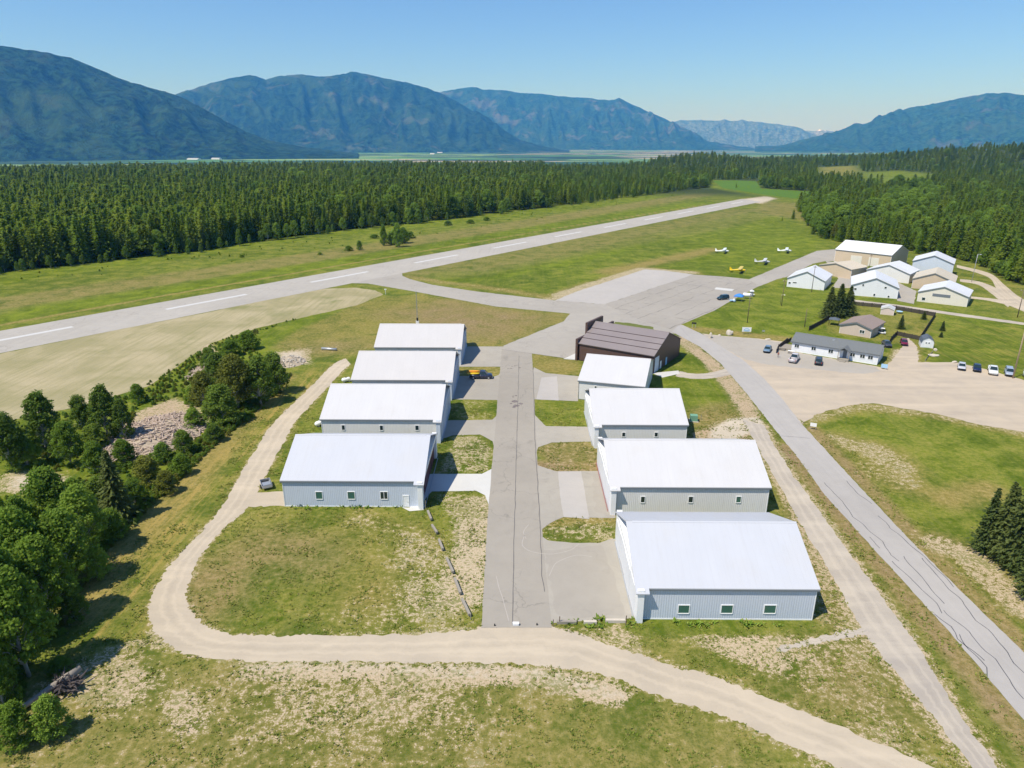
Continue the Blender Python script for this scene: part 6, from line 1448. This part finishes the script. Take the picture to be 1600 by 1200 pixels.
# scattered small firs at the forest corner
for i, (b_, ty, wd) in enumerate([((1239, 342), 327, 10), ((1222, 345), 338, 8), ((1253, 341), 330, 9), ((1262, 352), 338, 10), ((1270, 366), 348, 14), ((1150, 293), 286, 4), ((1256, 322), 316, 6)]):
    c = g(*b_); h_ = hgt(b_, (b_[0], ty)); s_ = h_ / PH; copy_tree(protoT[i % 5], (c.x, c.y, -.05), i, (s_ * 1.6, s_ * 1.6, s_), ['lone fir at the corner of the far forest', 'round little fir left of the lone one', 'small fir between the lone fir and the forest', 'small fir at the tip of the far forest', 'dark fir at the foot of the far forest', 'single tiny fir in the green field beyond the runway', 'small fir in the far meadow'][i], 'small firs at the forest corner')
# deciduous edge of the forests
dl = 'bright green leafy tree along the foot of the forest'; gd = 'leafy trees at the foot of the forest'
k_ = 0
edge_px = []
for i in range(84):
    t_ = i / 84; seg = t_ * (len(left_edge) - 4) + 2; a_ = int(seg); f_ = seg - a_
    p_ = (left_edge[a_][0] * (1 - f_) + left_edge[a_ + 1][0] * f_, left_edge[a_][1] * (1 - f_) + left_edge[a_ + 1][1] * f_)
    if rng.random() < .25: continue
    o_ = rng.uniform(2, 9); edge_px.append((p_[0] + .8 * o_ + rng.uniform(-2, 2), p_[1] - .6 * o_ + rng.uniform(-2, 2), rng.uniform(.35, 1.05) * (1.1 if p_[1] > 420 else .8)))
for x, y, s_ in edge_px:
    s_ *= 1.0 if x > -150 else .9
    grow(rng.choice((0, 1, 2)), rng.choice(('leaf', 'leaf_light', 'leaf', 'leaf_dark')), dl, (x, y, -.05), (s_, s_, s_ * 1.05), gd)
for px_ in [(1283, 372), (1300, 376), (1330, 377), (1352, 381), (1380, 383), (1410, 388), (1432, 395), (1455, 399), (1480, 402), (1500, 403), (1520, 408), (1540, 417), (1556, 427), (1572, 437), (1590, 443), (1262, 350), (1275, 362)]:
    c = g(*px_); s_ = rng.uniform(.6, 1.15)
    grow(rng.choice((0, 1, 2)), rng.choice(('leaf', 'leaf_light', 'leaf_olive', 'leaf')), dl, (c.x + 3, c.y + 4, -.05), (s_, s_, s_ * 1.15), gd)
for px_, s_, mt in [((1372, 365), 1.5, 'leaf'), ((1392, 372), 1.3, 'leaf_light'), ((1310, 352), 1.2, 'leaf_light'), ((1295, 350), 1.0, 'leaf_light'), ((1420, 350), 1.5, 'leaf'), ((1480, 360), 1.5, 'leaf'), ((1520, 380), 1.5, 'leaf'), ((1540, 372), 1.4, 'leaf_light'), ((1400, 330), 1.6, 'leaf_light'), ((1440, 325), 1.5, 'leaf_light'), ((230, 380), 1.2, 'leaf'), ((300, 378), 1.4, 'leaf')]:
    c = g(*px_); grow(0, mt, 'rounded bright leafy tree rising among the conifers', (c.x, c.y, 0), (s_, s_, s_ * 1.25), 'leafy trees among the conifers')
# bushes on the verge beyond the runway
for i, (b_, ty, wd) in enumerate([((600, 384), 352, 12), ((612, 382), 362, 20), ((622, 386), 350, 16), ((630, 380), 356, 20), ((618, 376), 358, 22), ((562, 391), 376, 10), ((545, 392), 384, 14), ((640, 372), 362, 18), ((585, 372), 366, 16), ((500, 398), 394, 8), ((378, 402), 398, 8), ((735, 349), 343, 14), ((760, 345), 339, 12), ((700, 352), 345, 14)]):
    loc, (sw, sh_) = place_px(b_, ty, wd, 7.0)
    grow(2, rng.choice(('leaf', 'leaf_light')), 'light green bush on the rough verge beyond the runway', loc, (sw, sw, sh_), 'bushes on the verge beyond the runway', 'bush', 'leafy_bush', 'bark')
ftall = []
for k2 in ((0, 'leaf_light'), (0, 'leaf')):
    if k2 in bp: ftall.append([c_ for c_ in bp[k2].children if c_.name.startswith('crown')][0])
_forest(crowns + ftall)
# undergrowth of the grove, weeds: countless small clumps
und = []
def fill(poly, n, smin, smax, excl=()):
    P_ = np.array(gl(poly)); lo, hi = P_.min(0), P_.max(0); x = nr.uniform(lo[0], hi[0], n); y = nr.uniform(lo[1], hi[1], n); ok = inpoly(x, y, [tuple(q_) for q_ in P_])
    for e_ in excl: ok &= ~inpoly(x, y, gl(e_))
    for a_, b_ in zip(x[ok], y[ok]): und.append((a_, b_, nr.uniform(smin, smax)))
brushp = [(200, 690), (212, 645), (275, 620), (305, 660), (280, 700), (220, 720)]
sandp = [(-20, 738), (70, 735), (112, 748), (85, 780), (-20, 775)]
fill([(-60, 1180), (-60, 690), (0, 668), (115, 642), (230, 608), (300, 560), (345, 530), (400, 516), (410, 530), (400, 550), (455, 585), (445, 612), (400, 650), (345, 690), (300, 735), (245, 785), (180, 845), (150, 890), (120, 940), (100, 990), (60, 1020), (20, 1180)], 3600, .05, .12, (brushp, sandp))
fill([(200, 620), (325, 540), (440, 505), (470, 497), (400, 520), (330, 560), (250, 620)], 700, .04, .08)
usc = meshes[2][0].copy()
cw = [c_ for k2 in ((2, 'leaf'), (2, 'leaf_olive'), (2, 'leaf_light')) if k2 in bp for c_ in bp[k2].children if c_.name.startswith('crown')]
fill([(-100, 445), (0, 432), (300, 400), (500, 372), (657, 354), (780, 338), (1040, 305), (1100, 297), (1040, 312), (800, 350), (660, 372), (500, 390), (300, 420), (0, 455), (-100, 470)], 1500, .03, .11)
fill([(455, 588), (440, 602), (395, 648), (345, 688), (300, 733), (245, 783), (185, 845), (160, 868), (150, 850), (215, 785), (270, 730), (325, 675), (380, 625), (425, 590)], 1700, .05, .10)
U = np.array(und)
scatter('undergrowth', 'tall weeds and low scrub in the left grove and along the forest verge', np.stack([U[:, 0], U[:, 1], np.zeros(len(U))], 1), np.stack([np.zeros(len(U)), np.zeros(len(U)), nr.uniform(0, 6.28, len(U))], 1), np.stack([U[:, 2] * 1.4, U[:, 2] * 1.4, U[:, 2] * .9], 1), nr.randint(0, len(cw), len(U)), cw)
def tufts(name, label, n, rmax, mat, smin, smax, poly, excl):
    x = nr.uniform(-75, 85, n); y = nr.uniform(45, rmax, n); pz = [tuple(q_) for q_ in gl(poly)]
    ok = inpoly(x, y, pz)
    for e_ in excl: ok &= ~inpoly(x, y, e_)
    nn = np.array([mnoise.noise(Vector((a_ * .35, b_ * .35, 3))) + .6 * mnoise.noise(Vector((a_ * 1.7, b_ * 1.7, 8))) for a_, b_ in zip(x, y)])
    ok &= nn > nr.uniform(-.15, .65, n)
    x, y = x[ok], y[ok]; k = len(x); B = 5
    s = nr.uniform(smin, smax, k); V = np.zeros((k, B, 4, 3), np.float32)
    for b_ in range(B):
        a = nr.uniform(0, 6.283, k); l = s * nr.uniform(.5, 1.0, k); w = s * nr.uniform(.12, .28, k); h = s * nr.uniform(.35, .8, k)
        cx, cy = np.cos(a), np.sin(a)
        ox, oy = x + nr.normal(0, .25, k) * s, y + nr.normal(0, .25, k) * s
        for q_, (al, ac, ah) in enumerate(((0, -1, 0), (0, 1, 0), (.75, .7, .9), (1, -.3, 1))):
            V[:, b_, q_, 0] = ox + cx * l * al - cy * w * ac; V[:, b_, q_, 1] = oy + cy * l * al + cx * w * ac; V[:, b_, q_, 2] = h * ah
    V = V.reshape(-1, 3); nq = k * B
    me_ = bpy.data.meshes.new(name); me_.vertices.add(len(V)); me_.vertices.foreach_set('co', V.ravel())
    me_.loops.add(nq * 4); me_.loops.foreach_set('vertex_index', np.arange(nq * 4)); me_.polygons.add(nq); me_.polygons.foreach_set('loop_start', np.arange(0, nq * 4, 4)); me_.update(); me_.materials.append(mat)
    return tag(put(name, me_), label, kind='stuff')
def grassmat(name, a, b, c):
    m = NT(name, .8, .1); n_ = m.noise(m.geo(), .25, 3, .6); n2_ = m.noise(m.geo(), 2.3, 2)
    m.color(m.mix(m.step(n2_, .4, .68), m.mix(m.step(n_, .35, .65), a, b), c)); return m.mat
W1 = lambda pl: [tuple(q_) for q_ in gl(pl)]
exc = [W1(TL + TR[::-1]), W1([(1160, 655), (1185, 700), (1249, 814), (1302, 903), (1347, 983), (1414, 1068), (1467, 1130), (1540, 1230), (1600, 1250), (1507, 1130), (1440, 1020), (1392, 952), (1330, 867), (1275, 792), (1215, 705), (1195, 665)]),
       W1([(770, 640), (784, 560), (831, 560), (840, 700), (862, 981), (752, 981)]), W1(pads[3]), W1(pads[4]), W1(pads[5]), W1(pads[6]), W1(pads[2]), [(-41, 103), (-17, 103), (-17, 124), (-41, 124)], [(15, 74), (39, 74), (39, 94), (15, 94)], [(15, 101), (42.5, 101), (42.5, 122), (15, 122)], [(15, 128), (35, 128), (35, 149), (15, 149)], [(-41, 130), (-16, 130), (-16, 152), (-41, 152)],
       W1([(650, 742), (753, 740), (771, 712), (764, 790), (744, 767), (675, 768), (655, 797), (620, 799), (640, 792)]), W1([(1097, 522), (1195, 593), (1252, 662), (1347, 765), (1423, 845), (1512, 934), (1599, 1019), (1800, 1222), (1760, 1300), (1597, 1122), (1476, 979), (1378, 872), (1289, 774), (1249, 718), (1205, 664), (1168, 616), (1127, 569), (1094, 542)]), W1([(748, 979), (864, 979), (885, 990), (830, 1000), (735, 996)]), W1([(395, 770), (448, 768), (452, 790), (390, 792)])]
tufts('grass', 'short coarse grass and weed tufts over the near lawns', 200000, 150, grassmat('grass_tufts', (.09, .14, .016), (.15, .19, .024), (.27, .24, .07)), .08, .30, [(-300, 1500), (-60, 900), (150, 870), (330, 790), (400, 600), (1150, 600), (1330, 700), (1900, 1300), (1500, 1700)], exc)

for pl_, n_t in (([(1005, 972), (1270, 972), (1270, 980), (1005, 980)], 90000), ([(860, 966), (992, 966), (992, 981), (862, 985)], 60000), ([(452, 789), (628, 790), (628, 796), (452, 795)], 90000)):
    tufts('weeds', {90000: 'ragged weeds growing along the foot of the near hangar walls', 60000: 'clump of weeds round the kerb blocks at the pad edge'}[n_t], n_t, 130, grassmat('weed_leaves', (.07, .14, .012), (.12, .2, .02), (.22, .26, .05)), .25, .75, pl_, [])
# ------------------------------------------------------------------ valley farm buildings and mountains
def farm(px, zt, Ls, label):
    d = ray(*px); k = (zt - HCAM) / d.z; x, y = d.x * k, d.y * k; z = float(terr(x, y))
    return hangar(label, (x, y), R(-20), Ls, Ls * .35, 8, 13, 'wall_white', 'roof_white', None, name='farm_building', cat='farm building', group='distant farm buildings in the valley'), z
for px_, L_ in (((292, 249.5), 120), ((303, 248), 70), ((330, 249), 90), ((683, 239), 80), ((672, 241), 60), ((1300, 236), 160), ((1280, 235), 120), ((1255, 234.5), 140), ((1330, 236.5), 120), ((1500, 237.5), 120)):
    o_, z_ = farm(px_, -75, L_, 'pale farm building far off in the valley'); o_.location.z = -75
def mountain(name, label, ridge, D, depth, seed, forest, rock, snow_px=(), amp=1.0, back=.6, nu=260, nv=60, snow_z=1e9, foot=-80, rockamt=.5):
    """ridge: (px, py) crest seen from here, at distance D; slopes run down to the valley floor over 'depth' metres"""
    pts_ = []
    for px_, py_ in ridge:
        d = ray(px_, py_); hl = math.hypot(d.x, d.y); pts_.append((math.atan2(d.x, d.y), HCAM + D * d.z / hl))
    azs = np.array([p_[0] for p_ in pts_]); zz = np.array([p_[1] for p_ in pts_])
    au = np.linspace(azs[0], azs[-1], nu); zr = np.interp(au, azs, zz)
    V = []; Fc = []
    for i in range(nu):
        a = au[i]
        zrr = zr[i] + 14 * amp * mnoise.noise(Vector((a * 90, seed, 0))) + 8 * amp * mnoise.noise(Vector((a * 260, seed, 3)))
        for j in range(nv + 1):
            if j <= nv * .8: t = j / (nv * .8); dd = D - depth * (1 - t)
            else: t = 1 - (j - nv * .8) / (nv * .2) * 1.0; dd = D + depth * back * (1 - t)
            prof = t ** 1.15 * .75 + .25 * t * t
            wv = a * D / 700
            n1 = 1 - abs(mnoise.noise(Vector((wv * .8 + .6 * mnoise.noise(Vector((wv, t * 2, seed))), t * .9, seed)))) * 2
            n2 = 1 - abs(mnoise.noise(Vector((wv * 2.3 + t * .8, t * 2.2, seed + 7)))) * 2
            n3 = mnoise.noise(Vector((wv * 6, t * 9, seed + 3)))
            env = 4 * t * (1 - t)
            z = foot + (zrr - foot) * prof + env * amp * (190 * n1 + 135 * n2 + 50 * n3) * min(1, (zrr + 80) / 600)
            dd2 = dd + env * depth * .10 * n1
            V.append((math.sin(a) * dd2, math.cos(a) * dd2, z))
    for i in range(nu - 1):
        for j in range(nv): o_ = i * (nv + 1) + j; Fc.append((o_, o_ + nv + 1, o_ + nv + 2, o_ + 1))
    me_ = bpy.data.meshes.new(name); me_.from_pydata(V, [], Fc)
    me_.polygons.foreach_set('use_smooth', [True] * len(me_.polygons))
    mm = NT('slopes_' + str(seed), .95, .05); P_ = mm.geo()
    n1 = mm.noise(P_, 1 / 420, 6, .65, .8); n2 = mm.noise(P_, 1 / 70, 6, .68); n3 = mm.noise(P_, 1 / 1500, 3, .6)
    c_ = mm.mix(mm.step(n2, .38, .62), mul(forest, .35), mul(forest, 2.6))
    n4 = mm.noise(P_, 1 / 700, 5, .65, 1.2); c_ = mm.mix(mm.math('MULTIPLY', mm.step(n4, .48, .62), .6), c_, (.045, .085, .028))
    sel = mm.math('MULTIPLY', mm.step(mm.math('ADD', mm.math('MULTIPLY', n1, .6), mm.math('MULTIPLY', n3, .4)), .53, .62), rockamt)
    c_ = mm.mix(sel, c_, rock)
    sp = mm.n.new('ShaderNodeSeparateXYZ'); mm.L(P_, sp.inputs[0])
    if snow_z < 1e8:
        hsn = mm.math('ADD', sp.outputs[2], mm.math('MULTIPLY', mm.math('SUBTRACT', n1, .5), 260))
        c_ = mm.mix(mm.step(hsn, snow_z, snow_z + 12), c_, (.85, .87, .9))
    mm.color(c_); mm.bump(mm.math('ADD', n2, mm.math('MULTIPLY', n1, 2.0)), 1.0, 34)
    me_.materials.append(mm.mat); return tag(put(name, me_), label, kind='structure')
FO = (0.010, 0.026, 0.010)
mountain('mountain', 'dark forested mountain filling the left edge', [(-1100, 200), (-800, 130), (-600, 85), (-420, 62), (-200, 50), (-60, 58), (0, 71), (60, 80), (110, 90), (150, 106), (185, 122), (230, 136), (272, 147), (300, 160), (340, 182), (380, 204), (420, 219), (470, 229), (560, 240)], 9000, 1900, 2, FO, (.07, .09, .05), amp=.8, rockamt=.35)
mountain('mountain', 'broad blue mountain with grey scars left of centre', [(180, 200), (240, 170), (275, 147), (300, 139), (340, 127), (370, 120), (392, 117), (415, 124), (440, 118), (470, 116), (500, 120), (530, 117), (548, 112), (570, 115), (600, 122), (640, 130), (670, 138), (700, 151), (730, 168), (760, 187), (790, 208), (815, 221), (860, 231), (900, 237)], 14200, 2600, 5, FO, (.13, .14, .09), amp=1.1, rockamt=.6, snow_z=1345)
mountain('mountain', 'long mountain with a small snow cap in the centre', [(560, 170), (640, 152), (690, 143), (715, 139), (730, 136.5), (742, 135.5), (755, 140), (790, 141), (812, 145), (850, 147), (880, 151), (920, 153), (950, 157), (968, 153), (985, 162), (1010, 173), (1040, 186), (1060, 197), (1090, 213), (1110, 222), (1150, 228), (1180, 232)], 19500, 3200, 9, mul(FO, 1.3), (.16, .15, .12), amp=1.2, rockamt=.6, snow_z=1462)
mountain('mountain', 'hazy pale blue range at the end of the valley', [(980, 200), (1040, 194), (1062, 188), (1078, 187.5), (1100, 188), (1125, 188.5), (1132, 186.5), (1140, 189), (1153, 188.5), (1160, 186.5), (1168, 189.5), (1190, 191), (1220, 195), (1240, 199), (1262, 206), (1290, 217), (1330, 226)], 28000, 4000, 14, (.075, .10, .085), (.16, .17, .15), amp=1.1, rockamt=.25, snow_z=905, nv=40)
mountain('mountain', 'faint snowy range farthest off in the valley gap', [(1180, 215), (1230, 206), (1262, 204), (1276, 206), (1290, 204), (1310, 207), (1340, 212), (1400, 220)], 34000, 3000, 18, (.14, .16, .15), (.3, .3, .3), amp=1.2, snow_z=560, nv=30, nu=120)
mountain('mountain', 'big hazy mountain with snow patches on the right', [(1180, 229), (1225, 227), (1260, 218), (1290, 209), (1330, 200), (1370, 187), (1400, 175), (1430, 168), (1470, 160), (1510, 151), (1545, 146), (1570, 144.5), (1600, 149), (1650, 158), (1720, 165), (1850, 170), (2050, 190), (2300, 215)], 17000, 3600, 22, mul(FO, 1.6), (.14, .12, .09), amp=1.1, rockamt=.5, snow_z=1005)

# ------------------------------------------------------------------ haze
hb = MB(); hb.box(-36000, 36000, -3000, 36500, -82, 1650)
hz = bpy.data.materials.new('haze'); hz.use_nodes = True; hn = hz.node_tree.nodes; hn.clear()
ho = hn.new('ShaderNodeOutputMaterial'); pv = hn.new('ShaderNodeVolumePrincipled')
pv.inputs['Color'].default_value = (0.075, 0.39, 1.0, 1); pv.inputs['Absorption Color'].default_value = (1, 1, 1, 1)
pv.inputs['Density'].default_value = 5.4e-5; pv.inputs['Anisotropy'].default_value = 0.0
hz.node_tree.links.new(pv.outputs[0], ho.inputs['Volume'])
ho_ = put('haze', hb.mesh('haze', hz)); tag(ho_, 'thin blue air between here and the mountains', kind='stuff')
